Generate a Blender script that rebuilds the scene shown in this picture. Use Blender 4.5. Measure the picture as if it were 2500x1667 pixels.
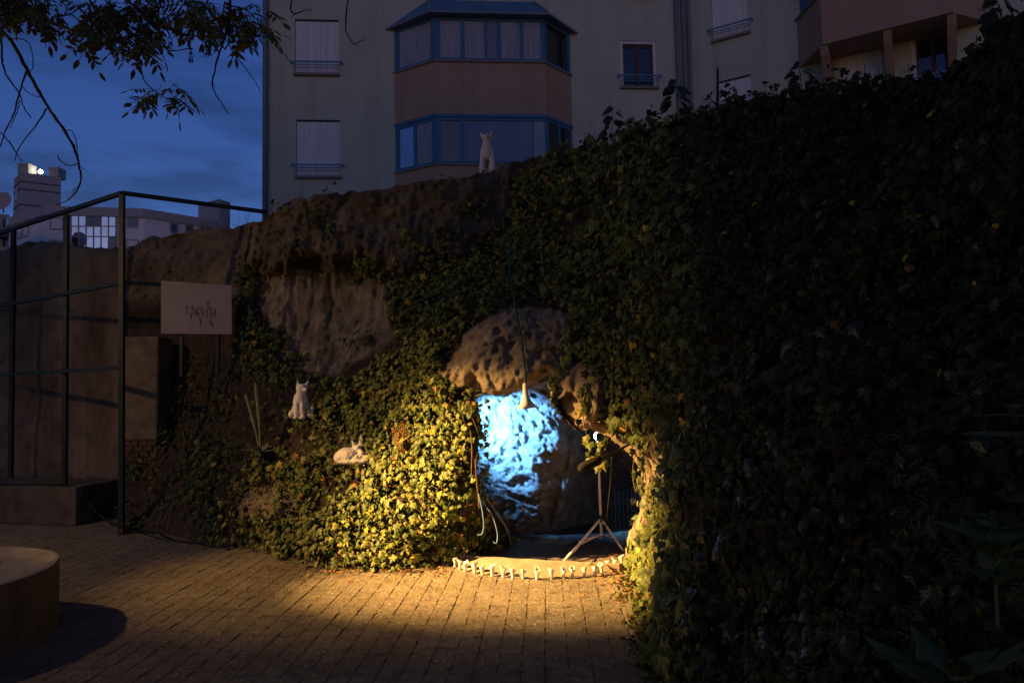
import bpy, bmesh, math, random
import numpy as np
from mathutils import Vector, Matrix, Euler, Quaternion

for o in list(bpy.data.objects):
    bpy.data.objects.remove(o)
SC = bpy.context.scene
COL = SC.collection
random.seed(7)
RNG = np.random.default_rng(11)
R = math.radians

# ------------------------------------------------------------------ camera
W, H, F = 2500.0, 1667.0, 1667.0
PITCH, ROLL = math.atan(107 / F), R(1.2)
C0 = np.array([0.0, 0.0, 1.6])
_f = np.array([0, math.cos(PITCH), math.sin(PITCH)])
_r0 = np.array([1.0, 0, 0]); _u0 = np.array([0, -math.sin(PITCH), math.cos(PITCH)])
_r = math.cos(ROLL) * _r0 - math.sin(ROLL) * _u0
_u = math.sin(ROLL) * _r0 + math.cos(ROLL) * _u0
cam_d = bpy.data.cameras.new('camera')
cam_d.sensor_width = 36; cam_d.lens = 36 * F / W
cam_d.clip_start = 0.05; cam_d.clip_end = 3000
cam = bpy.data.objects.new('camera', cam_d); COL.objects.link(cam)
m = Matrix.Identity(4)
for i in range(3):
    m[i][0] = _r[i]; m[i][1] = _u[i]; m[i][2] = -_f[i]; m[i][3] = C0[i]
cam.matrix_world = m
SC.camera = cam

# ------------------------------------------------------------------ world, lights, exposure
SUN_EL, SUN_ROT = R(3), R(180)
world = bpy.data.worlds.new('World'); SC.world = world
world.use_nodes = True
nt = world.node_tree; nt.nodes.clear()
def wn(t, **k):
    n = nt.nodes.new(t)
    for a, b in k.items(): setattr(n, a, b)
    return n
wout = wn('ShaderNodeOutputWorld'); wbg = wn('ShaderNodeBackground')
sky = wn('ShaderNodeTexSky', sky_type='NISHITA', sun_disc=False, sun_elevation=SUN_EL, sun_rotation=SUN_ROT)
sky.air_density = 1.0; sky.dust_density = 0.3; sky.ozone_density = 3.0
tc = wn('ShaderNodeTexCoord')
mp = wn('ShaderNodeMapping'); mp.inputs['Scale'].default_value = (1.6, 1.6, 6.5)
cl = wn('ShaderNodeTexNoise'); cl.inputs['Scale'].default_value = 2.2; cl.inputs['Detail'].default_value = 6; cl.inputs['Roughness'].default_value = .6
cr = wn('ShaderNodeValToRGB')
cr.color_ramp.elements[0].position = .44; cr.color_ramp.elements[0].color = (1, 1, 1, 1)
cr.color_ramp.elements[1].position = .62; cr.color_ramp.elements[1].color = (.66, .64, .62, 1)
mul = wn('ShaderNodeMixRGB', blend_type='MULTIPLY'); mul.inputs[0].default_value = 1
tint = wn('ShaderNodeMixRGB', blend_type='MULTIPLY'); tint.inputs[0].default_value = 1
tint.inputs[2].default_value = (.60, .63, 1.22, 1)
lk = nt.links.new
lk(tc.outputs['Generated'], mp.inputs['Vector']); lk(mp.outputs[0], cl.inputs['Vector']); lk(cl.outputs['Fac'], cr.inputs[0])
lk(sky.outputs[0], tint.inputs[1]); lk(tint.outputs[0], mul.inputs[1]); lk(cr.outputs[0], mul.inputs[2])
lk(mul.outputs[0], wbg.inputs[0]); wbg.inputs[1].default_value = 0.14
lk(wbg.outputs[0], wout.inputs[0])

SC.view_settings.view_transform = 'Standard'; SC.view_settings.look = 'None'
SC.view_settings.exposure = 0; SC.view_settings.gamma = 1
SC.view_settings.use_curve_mapping = False
SC.render.engine = 'CYCLES'
SC.cycles.use_denoising = True
SC.cycles.max_bounces = 5; SC.cycles.diffuse_bounces = 3; SC.cycles.glossy_bounces = 2
SC.cycles.transparent_max_bounces = 4
SC.cycles.sample_clamp_indirect = 3.0
SC.cycles.use_adaptive_sampling = False

def light(name, kind, loc, energy, color, target=None, **k):
    d = bpy.data.lights.new(name, kind); d.energy = energy; d.color = color
    for a, b in k.items(): setattr(d, a, b)
    o = bpy.data.objects.new(name, d); COL.objects.link(o); o.location = loc
    if target is not None:
        o.rotation_euler = (Vector(target) - Vector(loc)).to_track_quat('-Z', 'Y').to_euler()
    return o
# last glow of the sun, just at the horizon behind the camera
sun_dir = Vector((math.sin(SUN_ROT) * math.cos(SUN_EL), math.cos(SUN_ROT) * math.cos(SUN_EL), math.sin(SUN_EL) + .15))
sun = light('sun', 'SUN', (0, -20, 20), 0.012, (1, .82, .7), angle=R(25))
sun.rotation_euler = sun_dir.to_track_quat('Z', 'Y').to_euler()
# the courtyard's warm projector on its mast, left of the picture: hot beam and its spill
LAMP = Vector((-7.2, 4.85, 4.0))
WARM = (1.0, .55, .155)
light('projector_core', 'SPOT', LAMP, 26500, WARM, (.0, 5.88, .30), spot_size=R(21), spot_blend=1.0, shadow_soft_size=.06)
light('projector_beam', 'SPOT', LAMP, 1750, WARM, (-1.0, 6.3, .3), spot_size=R(36), spot_blend=1.0, shadow_soft_size=.06)
light('projector_spill', 'SPOT', LAMP, 215, (1.0, .62, .30), (-3.6, 6.5, .7), spot_size=R(140), spot_blend=1.0, shadow_soft_size=.06)

# ------------------------------------------------------------------ geometry helpers
def ray(px, py):
    px = np.asarray(px, float); py = np.asarray(py, float)
    return _f + ((px - W / 2) / F)[..., None] * _r + ((H / 2 - py) / F)[..., None] * _u
def atn(px, py, Y):
    d = ray(px, py); t = np.asarray(Y, float) / d[..., 1]
    return C0 + d * t[..., None]
def at(px, py, Y): return Vector(atn(px, py, Y))
def ground(px, py, z=0.0):
    d = ray(px, py); t = (z - 1.6) / d[..., 2]
    return Vector(C0 + d * t[..., None])
def gY(px, py): return ground(px, py).y
def proj(P):
    v = np.asarray(P, float) - C0
    w = v @ _f
    return W / 2 + F * (v @ _r) / w, H / 2 - F * (v @ _u) / w, w
def scale_at(Y): return Y / F

def tps(ctrl):
    a = np.array(ctrl, float); X = a[:, :2] / 1000; v = a[:, 2]; n = len(X)
    def k(d2): return np.where(d2 > 0, .5 * d2 * np.log(np.maximum(d2, 1e-12)), 0)
    D = ((X[:, None] - X[None]) ** 2).sum(-1)
    A = np.zeros((n + 3, n + 3)); A[:n, :n] = k(D) + 2e-4 * np.eye(n)
    A[:n, n] = 1; A[:n, n + 1:] = X; A[n, :n] = 1; A[n + 1:, :n] = X.T
    w = np.linalg.solve(A, np.concatenate([v, [0, 0, 0]]))
    def ev(px, py):
        sh = np.shape(px); q = np.stack([np.ravel(px), np.ravel(py)], 1) / 1000
        out = np.empty(len(q))
        for s in range(0, len(q), 20000):
            p = q[s:s + 20000]
            out[s:s + 20000] = k(((p[:, None] - X[None]) ** 2).sum(-1)) @ w[:n] + w[n] + p @ w[n + 1:]
        return out.reshape(sh)
    return ev

def hash3(i, j, k, seed):
    h = (i * 374761393 + j * 668265263 + k * 2147483647 + seed * 1274126177) & 0xffffffff
    h = ((h ^ (h >> 13)) * 1274126177) & 0xffffffff
    return ((h ^ (h >> 16)) & 0xffff) / 65535.0
def vnoise(P, seed=0):
    P = np.asarray(P, float); I = np.floor(P).astype(np.int64); f = P - I; f = f * f * (3 - 2 * f)
    r = 0
    for dx in (0, 1):
        wx = f[..., 0] if dx else 1 - f[..., 0]
        for dy in (0, 1):
            wy = f[..., 1] if dy else 1 - f[..., 1]
            for dz in (0, 1):
                wz = f[..., 2] if dz else 1 - f[..., 2]
                r = r + wx * wy * wz * hash3(I[..., 0] + dx, I[..., 1] + dy, I[..., 2] + dz, seed)
    return r * 2 - 1
def fbm(P, octv=4, seed=0, gain=.5):
    P = np.asarray(P, float); a = 1; r = 0
    for o in range(octv):
        r = r + a * vnoise(P * 2 ** o + 17.3 * o, seed + o); a *= gain
    return r

def inside(px, py, poly):
    px = np.asarray(px, float); py = np.asarray(py, float)
    r = np.zeros(px.shape, bool); n = len(poly)
    for i in range(n):
        x1, y1 = poly[i]; x2, y2 = poly[(i + 1) % n]
        if y1 == y2: continue
        c = ((y1 > py) != (y2 > py)) & (px < (x2 - x1) * (py - y1) / (y2 - y1) + x1)
        r ^= c
    return r
def sdist(px, py, poly, closed=True):
    """distance in px to a polygon's edge, positive inside"""
    px = np.asarray(px, float); py = np.asarray(py, float)
    d = np.full(px.shape, 1e9); n = len(poly)
    for i in range(n if closed else n - 1):
        x1, y1 = poly[i]; x2, y2 = poly[(i + 1) % n]
        dx, dy = x2 - x1, y2 - y1; L = dx * dx + dy * dy + 1e-9
        t = np.clip(((px - x1) * dx + (py - y1) * dy) / L, 0, 1)
        d = np.minimum(d, np.hypot(px - x1 - t * dx, py - y1 - t * dy))
    return np.where(inside(px, py, poly), d, -d) if closed else d
def sstep(a, b, x):
    t = np.clip((x - a) / (b - a), 0, 1); return t * t * (3 - 2 * t)

# ------------------------------------------------------------------ object helpers
def link(o, parent=None):
    COL.objects.link(o)
    if parent is not None: o.parent = parent
    return o
def tag(o, label=None, cat=None, group=None, kind=None):
    if label: o['label'] = label
    if cat: o['category'] = cat
    if group: o['group'] = group
    if kind: o['kind'] = kind
    return o
def empty(name, loc=(0, 0, 0), rot=(0, 0, 0)):
    o = bpy.data.objects.new(name, None); COL.objects.link(o)
    o.location = loc; o.rotation_euler = rot; o.empty_display_size = .1
    return o
def me_np(name, V, Fc, mat=None, smooth=False):
    """V (n,3), Fc (k,3|4) int array -> mesh, fast"""
    V = np.asarray(V, np.float32); Fc = np.asarray(Fc, np.int32)
    me = bpy.data.meshes.new(name); k, s = Fc.shape
    me.vertices.add(len(V)); me.vertices.foreach_set('co', V.ravel())
    me.loops.add(k * s); me.loops.foreach_set('vertex_index', Fc.ravel())
    me.polygons.add(k); me.polygons.foreach_set('loop_start', np.arange(0, k * s, s, dtype=np.int32))
    me.polygons.foreach_set('use_smooth', np.full(k, smooth))
    me.update(calc_edges=True); me.validate()
    if mat: me.materials.append(mat)
    return me
def set_col(me, name, arr):
    a = me.color_attributes.new(name, 'FLOAT_COLOR', 'POINT')
    c = np.ones((len(me.vertices), 4), np.float32); c[:, :arr.shape[1]] = arr
    a.data.foreach_set('color', c.ravel())
class MB:
    """collects shapes for ONE mesh object"""
    def __init__(s): s.v = []; s.f = []
    def add(s, vs, fs):
        b = len(s.v); s.v += [tuple(x) for x in vs]; s.f += [tuple(b + i for i in f) for f in fs]; return s
    def box(s, c, d, rz=0, M=None):
        x, y, z = d[0] / 2, d[1] / 2, d[2] / 2
        vs = [Vector((a * x, b * y, e * z)) for a in (-1, 1) for b in (-1, 1) for e in (-1, 1)]
        if M is None: M = Matrix.Rotation(rz, 3, 'Z')
        return s.add([M @ v + Vector(c) for v in vs], [(0, 1, 3, 2), (4, 6, 7, 5), (0, 4, 5, 1), (2, 3, 7, 6), (0, 2, 6, 4), (1, 5, 7, 3)])
    def hexa(s, p):   # 8 points: bottom 4 ccw, top 4 ccw
        return s.add(p, [(3, 2, 1, 0), (4, 5, 6, 7), (0, 1, 5, 4), (1, 2, 6, 5), (2, 3, 7, 6), (3, 0, 4, 7)])
    def tube(s, pts, r, n=6, cap=True):
        pts = [Vector(p) for p in pts]
        rs = r if isinstance(r, (list, tuple)) else [r] * len(pts)
        T = (pts[1] - pts[0]).normalized(); N = T.orthogonal().normalized(); b = len(s.v)
        for i, p in enumerate(pts):
            t = (pts[min(i + 1, len(pts) - 1)] - pts[max(i - 1, 0)]).normalized()
            N = (N - t * N.dot(t)); N = N.normalized() if N.length > 1e-6 else t.orthogonal().normalized()
            B = t.cross(N)
            for k in range(n):
                a = 2 * math.pi * k / n
                s.v.append(tuple(p + (N * math.cos(a) + B * math.sin(a)) * rs[i]))
        for i in range(len(pts) - 1):
            for k in range(n):
                s.f.append((b + i * n + k, b + i * n + (k + 1) % n, b + (i + 1) * n + (k + 1) % n, b + (i + 1) * n + k))
        if cap:
            s.f.append(tuple(b + k for k in reversed(range(n)))); s.f.append(tuple(b + (len(pts) - 1) * n + k for k in range(n)))
        return s
    def bar(s, a, b, w, d=None):   # square bar
        a, b = Vector(a), Vector(b); d = d or w
        t = (b - a).normalized()
        n = Vector((0, 0, 1)) if abs(t.z) < .9 else Vector((0, 1, 0))
        n = (n - t * n.dot(t)).normalized(); q = t.cross(n)
        M = Matrix((q, t, n)).transposed()
        return s.box((a + b) / 2, (w, (b - a).length, d), M=M)
    def lathe(s, prof, n=12, M=None, wob=None):
        b = len(s.v); M = M or Matrix.Identity(4)
        for i, (r, z) in enumerate(prof):
            for k in range(n):
                a = 2 * math.pi * k / n; q = r * (wob(i, a) if wob else 1)
                s.v.append(tuple(M @ Vector((q * math.cos(a), q * math.sin(a), z))))
        for i in range(len(prof) - 1):
            for k in range(n):
                s.f.append((b + i * n + k, b + i * n + (k + 1) % n, b + (i + 1) * n + (k + 1) % n, b + (i + 1) * n + k))
        s.f.append(tuple(b + k for k in reversed(range(n)))); s.f.append(tuple(b + (len(prof) - 1) * n + k for k in range(n)))
        return s
    def mesh(s, name, mat, smooth=False):
        me = bpy.data.meshes.new(name); me.from_pydata(s.v, [], s.f); me.update()
        if mat: me.materials.append(mat)
        if smooth: me.polygons.foreach_set('use_smooth', [True] * len(me.polygons))
        return me
    def build(s, name, mat, parent=None, smooth=False):
        return link(bpy.data.objects.new(name, s.mesh(name, mat, smooth)), parent)
def spline(pts, n=6):
    P = [Vector(p) for p in pts]
    if len(P) < 3: return P
    out = []
    for i in range(len(P) - 1):
        p0, p1, p2, p3 = P[max(i - 1, 0)], P[i], P[i + 1], P[min(i + 2, len(P) - 1)]
        for k in range(n):
            t = k / n
            out.append(.5 * (2 * p1 + (p2 - p0) * t + (2 * p0 - 5 * p1 + 4 * p2 - p3) * t * t + (3 * p1 - p0 - 3 * p2 + p3) * t ** 3))
    out.append(P[-1]); return out
def bevel(o, w=.004, seg=1):
    md = o.modifiers.new('bevel', 'BEVEL'); md.width = w; md.segments = seg; md.limit_method = 'ANGLE'
    return o

# ------------------------------------------------------------------ materials
class Mat:
    def __init__(s, name, rough=.8, spec=.3):
        s.m = bpy.data.materials.new(name); s.m.use_nodes = True; s.nt = s.m.node_tree
        s.b = s.nt.nodes['Principled BSDF']; s.b.inputs['Roughness'].default_value = rough
        s.b.inputs['Specular IOR Level'].default_value = spec
        s.tc = s.nt.nodes.new('ShaderNodeTexCoord')
    def n(s, t, **k):
        x = s.nt.nodes.new(t)
        for a, b in k.items(): setattr(x, a, b)
        return x
    def l(s, a, b): s.nt.links.new(a, b)
    def noise(s, scale, detail=4, rough=.55, coord='Object', stretch=None):
        x = s.n('ShaderNodeTexNoise'); x.inputs['Scale'].default_value = scale; x.inputs['Detail'].default_value = detail
        x.inputs['Roughness'].default_value = rough
        v = s.tc.outputs[coord]
        if stretch:
            mpn = s.n('ShaderNodeMapping'); mpn.inputs['Scale'].default_value = stretch; s.l(v, mpn.inputs['Vector']); v = mpn.outputs[0]
        s.l(v, x.inputs['Vector']); return x.outputs['Fac']
    def ramp(s, fac, stops):
        x = s.n('ShaderNodeValToRGB'); e = x.color_ramp.elements
        while len(e) < len(stops): e.new(.5)
        for i, (p, c) in enumerate(stops):
            e[i].position = p; e[i].color = (*c, 1) if len(c) == 3 else c
        s.l(fac, x.inputs[0]); return x.outputs[0]
    def mix(s, fac, a, b, mode='MIX'):
        x = s.n('ShaderNodeMixRGB', blend_type=mode)
        for i, q in enumerate((fac, a, b)):
            if isinstance(q, (int, float)): x.inputs[i].default_value = q
            elif isinstance(q, tuple): x.inputs[i].default_value = (*q, 1)
            else: s.l(q, x.inputs[i])
        return x.outputs[0]
    def col(s, c):
        if isinstance(c, tuple): s.b.inputs['Base Color'].default_value = (*c, 1)
        else: s.l(c, s.b.inputs['Base Color'])
        return s
    def bump(s, fac, strength=.4, dist=.02):
        x = s.n('ShaderNodeBump'); x.inputs['Strength'].default_value = strength; x.inputs['Distance'].default_value = dist
        s.l(fac, x.inputs['Height'])
        if s.b.inputs['Normal'].is_linked: s.l(s.b.inputs['Normal'].links[0].from_socket, x.inputs['Normal'])
        s.l(x.outputs[0], s.b.inputs['Normal']); return s
    def attr(s, name):
        x = s.n('ShaderNodeAttribute', attribute_name=name); return x.outputs['Color']
def varied(name, c, rough=.8, amp=.25, scale=6, bump=.15, bscale=60, spec=.3, coord='Object'):
    k = Mat(name, rough, spec)
    lo = tuple(x * (1 - amp) for x in c); hi = tuple(min(1, x * (1 + amp)) for x in c)
    k.col(k.ramp(k.noise(scale, 5, coord=coord), [(.3, lo), (.7, hi)]))
    if bump: k.bump(k.noise(bscale, 4, coord=coord), bump, .01)
    return k.m
M = {}
M['plaster'] = varied('white_plaster', (.74, .70, .66), .9, .06, 9, .5, 90)
M['steel_green'] = varied('green_paint', (.018, .030, .026), .5, .3, 8, .1)
M['dark_metal'] = varied('black_metal', (.012, .012, .013), .45, .3, 9, .05)
M['alu'] = varied('grey_metal', (.70, .70, .70), .4, .1, 9, .05, spec=.5)
M['concrete'] = varied('concrete', (.30, .25, .195), .95, .3, 5, .7, 60)
M['slab'] = varied('doorstep_concrete', (.27, .215, .155), .95, .22, 9, .5, 90)
M['wire'] = varied('cable_rubber', (.012, .012, .014), .5, .1, 5, 0)
M['wire_blue'] = varied('cable_blue', (.12, .22, .38), .5, .1, 5, 0)
M['stem_green'] = varied('stem_green', (.02, .10, .045), .5, .2, 8, 0)
M['bark'] = varied('bark', (.035, .024, .02), .9, .4, 20, .3, 90)
M['twig'] = varied('twig', (.20, .12, .06), .9, .4, 20, 0)
M['straw'] = varied('dry_grass', (.22, .16, .08), .9, .4, 6, 0)

k = Mat('hill_rock', .95, .15)
a_ = k.attr('mask')
sep = k.n('ShaderNodeSeparateColor'); k.l(a_, sep.inputs[0])
brown = k.ramp(k.noise(2.6, 7, .62), [(.25, (.07, .056, .038)), (.5, (.175, .14, .095)), (.75, (.32, .26, .18))])
streak = k.noise(3.2, 6, .6, stretch=(1.6, 1.6, .16))
pale = k.ramp(streak, [(.3, (.20, .16, .11)), (.47, (.42, .34, .235)), (.7, (.56, .46, .33))])
pale = k.mix(k.ramp(k.noise(4.5, 7, .72), [(.40, (0, 0, 0)), (.60, (.85, .85, .85))]), pale, (.17, .135, .09), 'MIX')
pale = k.mix(k.ramp(k.noise(2.2, 4, .6, stretch=(1.5, 1.5, .05)), [(.56, (0, 0, 0)), (.64, (.8, .8, .8))]), pale, (.07, .055, .045), 'MIX')
archc = k.ramp(k.noise(7, 7, .65), [(.3, (.17, .135, .095)), (.5, (.32, .26, .185)), (.72, (.46, .38, .28))])
soil = k.ramp(k.noise(5, 6, .7), [(.3, (.03, .024, .018)), (.55, (.075, .055, .038)), (.8, (.14, .10, .065))])
c = k.mix(sep.outputs[0], soil, brown); c = k.mix(sep.outputs[1], c, pale); c = k.mix(sep.outputs[2], c, archc)
vor = k.n('ShaderNodeTexVoronoi', feature='DISTANCE_TO_EDGE'); vor.inputs['Scale'].default_value = 5.5
wv = k.n('ShaderNodeVectorMath', operation='ADD'); nz3 = k.n('ShaderNodeTexNoise'); nz3.inputs['Scale'].default_value = 6; nz3.inputs['Detail'].default_value = 4
k.l(k.tc.outputs['Object'], nz3.inputs['Vector']); k.l(k.tc.outputs['Object'], wv.inputs[0]); k.l(nz3.outputs['Color'], wv.inputs[1]); k.l(wv.outputs[0], vor.inputs['Vector'])
crk = k.ramp(vor.outputs['Distance'], [(0, (0, 0, 0)), (.045, (1, 1, 1))])
k.col(c); k.bump(k.noise(14, 8, .7), .9, .06); k.bump(k.noise(60, 5, .7), .6, .014); k.bump(crk, .35, .02); M['hill'] = k.m

k = Mat('cave_rock', .9, .2)
c = k.ramp(k.noise(7, 9, .78, stretch=(1, 1, 1.5)), [(.28, (.11, .105, .10)), (.46, (.27, .25, .23)), (.62, (.44, .42, .39)), (.8, (.58, .55, .52))])
k.col(c); k.bump(k.noise(10, 9, .8, stretch=(1, 1, 1.4)), 1.0, .07); k.bump(k.noise(50, 6, .75), 1.0, .03); M['cave'] = k.m

k = Mat('paver', .9, .25)
oi = k.n('ShaderNodeObjectInfo')
geo = k.n('ShaderNodeNewGeometry')
def wnoise(scale, d=5, r=.6):
    x = k.n('ShaderNodeTexNoise'); x.inputs['Scale'].default_value = scale; x.inputs['Detail'].default_value = d; x.inputs['Roughness'].default_value = r
    k.l(geo.outputs['Position'], x.inputs['Vector']); return x.outputs['Fac']
base = k.ramp(wnoise(3, 6), [(.3, (.155, .128, .09)), (.55, (.225, .188, .135)), (.75, (.28, .235, .17))])
base = k.mix(k.ramp(oi.outputs['Random'], [(0, (0, 0, 0)), (1, (.5, .5, .5))]), base, k.mix(.5, base, (.14, .115, .085)))
fl = k.ramp(wnoise(30, 4, .6), [(.585, (0, 0, 0)), (.66, (1, 1, 1))])
fl2 = k.ramp(wnoise(1.6, 5, .65), [(.40, (.12, .12, .12)), (.60, (.95, .95, .95))])
dk_ = k.ramp(wnoise(11, 5, .7), [(.36, (1, 1, 1)), (.52, (0, 0, 0))])
base = k.mix(k.mix(.6, (0, 0, 0), dk_), base, (.085, .062, .045))
base = k.mix(k.mix(1, fl, fl2, 'MULTIPLY'), base, (.50, .43, .34))
k.col(base); k.bump(wnoise(130, 4, .7), .9, .01); k.bump(wnoise(26, 4, .65), .8, .02); M['paver'] = k.m

M['sand'] = varied('joint_sand', (.12, .098, .066), 1, .5, 14, .9, 60)
k = Mat('old_wall', .95, .15)
c = k.ramp(k.noise(1.6, 7, .65, stretch=(1, 1, .22)), [(.3, (.09, .065, .042)), (.5, (.21, .155, .10)), (.72, (.30, .23, .155))])
c = k.mix(k.ramp(k.noise(4.2, 7, .7), [(.5, (0, 0, 0)), (.66, (.8, .8, .8))]), c, (.085, .06, .045))
k.col(c); k.bump(k.noise(12, 7, .7), .6, .03); M['old_wall'] = k.m
k = Mat('leaf_joined', .55, .2); k.col(k.attr('leafcol')); M['leaf'] = k.m
k = Mat('leaf_single', .52, .22)
oi = k.n('ShaderNodeObjectInfo')
k.col(k.ramp(oi.outputs['Random'], [(0, (.042, .062, .014)), (.35, (.08, .105, .022)), (.7, (.13, .15, .032)), (.93, (.18, .17, .04)), (.96, (.42, .29, .03))])); M['leaf1'] = k.m
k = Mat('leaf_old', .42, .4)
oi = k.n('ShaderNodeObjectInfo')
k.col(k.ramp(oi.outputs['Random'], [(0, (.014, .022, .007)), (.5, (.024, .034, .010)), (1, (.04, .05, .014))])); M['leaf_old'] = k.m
M['ash_leaf'] = varied('ash_leaf', (.11, .105, .03), .6, .35, 3, 0)
M['seed'] = varied('ash_seeds', (.07, .04, .02), .7, .3, 9, 0)
M['mullein'] = varied('mullein_leaf', (.19, .21, .11), .9, .2, 12, .2)
M['broad'] = varied('broad_leaf', (.085, .125, .04), .5, .3, 9, .2)
M['dead_leaf'] = varied('dead_leaf', (.27, .13, .045), .8, .5, 7, .1)
M['dock'] = varied('dry_dock', (.25, .105, .03), .9, .4, 15, 0)
M['umbel'] = varied('ivy_flower', (.13, .135, .075), .8, .3, 15, 0)
def facade_mat(name, c):
    k = Mat(name, .95, .2); lo = tuple(x * .86 for x in c)
    a = k.ramp(k.noise(.9, 6, .6), [(.3, lo), (.7, c)])
    st_ = k.ramp(k.noise(1.7, 6, .65, stretch=(1.6, 1.6, .07)), [(.50, (0, 0, 0)), (.72, (.55, .55, .55))])
    k.col(k.mix(st_, a, tuple(x * .62 for x in c))); k.bump(k.noise(55, 4), .35, .01); return k.m
M['render'] = facade_mat('cream_render', (.54, .55, .43))
M['terracotta'] = facade_mat('red_render', (.46, .31, .22))
M['blue_paint'] = varied('blue_paint', (.05, .17, .30), .5, .1, 4, .05)
M['rail_paint'] = varied('rail_paint', (.14, .26, .40), .5, .1, 4, .05)
M['blue_panel'] = varied('blue_panel', (.19, .23, .36), .7, .06, 2, .05)
k = Mat('white_shutter', .6, .3); k.col(k.ramp(k.noise(26, 2, .5, stretch=(1, 1, .01)), [(.35, (.60, .585, .57)), (.6, (.76, .74, .72))])); M['shutter'] = k.m
M['sill'] = varied('sill_stone', (.24, .21, .19), .9, .1, 6, .2)
M['wood'] = varied('window_wood', (.11, .06, .045), .6, .2, 9, .1)
M['pipe'] = varied('zinc_pipe', (.16, .19, .23), .5, .15, 5, .05, spec=.5)
M['farwall'] = varied('far_white_wall', (.82, .74, .74), .95, .05, .3, 0)
M['farband'] = varied('far_grey_band', (.42, .37, .38), .95, .05, .3, 0)
M['tower'] = varied('far_grey_tower', (.36, .36, .37), .95, .06, .3, 0)
M['seam'] = varied('dark_seam', (.09, .09, .10), .95, .05, .3, 0)
k = Mat('window_glass', .05, .9); k.col((.02, .025, .03)); k.bump(k.noise(1.4, 2), .05, .02); M['glass'] = k.m
k = Mat('window_glass_bright', .03, 1.0); k.col((.60, .66, .70)); k.b.inputs['Metallic'].default_value = .9; k.bump(k.noise(.35, 2), .12, .2); M['glass_sky'] = k.m
k = Mat('curtain', .9, .1); k.col(k.ramp(k.noise(18, 3, .6, stretch=(1, 1, .05)), [(.3, (.26, .28, .33)), (.7, (.40, .42, .47))])); M['curtain'] = k.m
k = Mat('sign_board', .6, .3); k.col(k.ramp(k.noise(3, 4), [(.3, (.31, .26, .255)), (.7, (.36, .30, .295))])); M['sign'] = k.m
M['ink'] = varied('ink', (.14, .12, .12), .9, .5, 60, 0)
M['foam'] = varied('foam_windscreen', (.035, .026, .02), 1, .5, 120, 1.0, 200)
k = Mat('lamp_face', .4); k.b.inputs['Emission Color'].default_value = (.72, .82, 1, 1); k.b.inputs['Emission Strength'].default_value = 30; k.col((.8, .8, .8)); M['led'] = k.m
k = Mat('roof_lamp', .4); k.b.inputs['Emission Color'].default_value = (1, .93, .72, 1); k.b.inputs['Emission Strength'].default_value = 40; k.col((.8, .8, .8)); M['rooflamp'] = k.m

# ================================================================== ground
g = 400.0
gm = MB().add([(-g, -60, -.0045), (g, -60, -.0045), (g, 900, -.0045), (-g, 900, -.0045)], [(0, 1, 2, 3)])
courtyard = gm.build('courtyard', M['sand']); tag(courtyard, 'paved courtyard in front of the grotto', None, None, 'structure')

# ---- pavers: interlocking wavy-sided concrete stones laid in columns
PW, PL, PA = .1345, .20, R(2.9)
cdir = Vector((math.sin(PA), math.cos(PA), 0)); cside = Vector((math.cos(PA), -math.sin(PA), 0))
def paver_mesh(i):
    rr = random.Random(40 + i); j = .0042; jc = .0022
    zz = [0, .005, -.004, .005, 0]
    L = [(-PW / 2 + j / 2 + zz[t] + rr.uniform(-.0026, .0026), -PL / 2 + jc / 2 + (PL - jc) * t / 4) for t in range(5)]
    Rr = [(PW / 2 - j / 2 + zz[t] + rr.uniform(-.0026, .0026), -PL / 2 + jc / 2 + (PL - jc) * t / 4) for t in range(5)]
    out = Rr + L[::-1]; n = len(out); b = .003
    top = [(x * (1 - 2 * b / PW), y * (1 - 2 * b / PL), 0) for x, y in out]
    mid = [(x, y, -.003) for x, y in out]; bot = [(x, y, -.05) for x, y in out]
    vs = top + mid + bot
    fs = [tuple(range(n))]
    for a in range(2):
        for k_ in range(n): fs.append((a * n + k_, (a + 1) * n + k_, (a + 1) * n + (k_ + 1) % n, a * n + (k_ + 1) % n))
    q = MB(); q.add(vs, fs); return q.mesh('paver', M['paver'])
pm = [paver_mesh(i) for i in range(6)]
org = ground(1332, 1500)
cells = []
for i in range(-52, 14):
    for jj in range(-14, 26):
        p = org + cside * ((i + .5) * PW) + cdir * ((jj + (.5 if i % 2 else 0)) * PL)
        x, y, w = proj(p)
        if w < 1 or x < -120 or x > 1800 or y > 1760 or p.y > 9.4: continue
        cells.append((x, y, w, p))
vis = [c_ for c_ in cells if 0 < c_[0] < 1600 and 1330 < c_[1] < 1667 and not (c_[0] < 200 and c_[1] > 1330) and not (c_[0] > 1560 - (1667 - c_[1]) * .12)]
vis.sort(key=lambda c_: c_[2]); near = vis[:300]; nid = {id(c_) for c_ in near}
def paver_tf(p):
    return (p + Vector((random.uniform(-.0015, .0015), random.uniform(-.002, .002), random.uniform(-.0025, .0015))),
            (random.uniform(-.014, .014), random.uniform(-.02, .02), -PA + random.uniform(-.012, .012) + (math.pi if random.random() < 0 else 0)))
for c_ in near:
    o = bpy.data.objects.new('paver', random.choice(pm)); link(o, courtyard)
    o.location, o.rotation_euler = paver_tf(c_[3])
tv = [np.array([v.co for v in q.vertices]) for q in pm]
tf = [[tuple(p.vertices) for p in q.polygons] for q in pm]
mb = MB()
for c_ in cells:
    if id(c_) in nid: continue
    t = random.randrange(6); l, r_ = paver_tf(c_[3]); Mx = Euler(r_).to_matrix()
    mb.add([Mx @ Vector(v) + l for v in tv[t]], tf[t])
o = mb.build('paving_stones', M['paver'], courtyard); o['kind'] = 'stuff'

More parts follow.
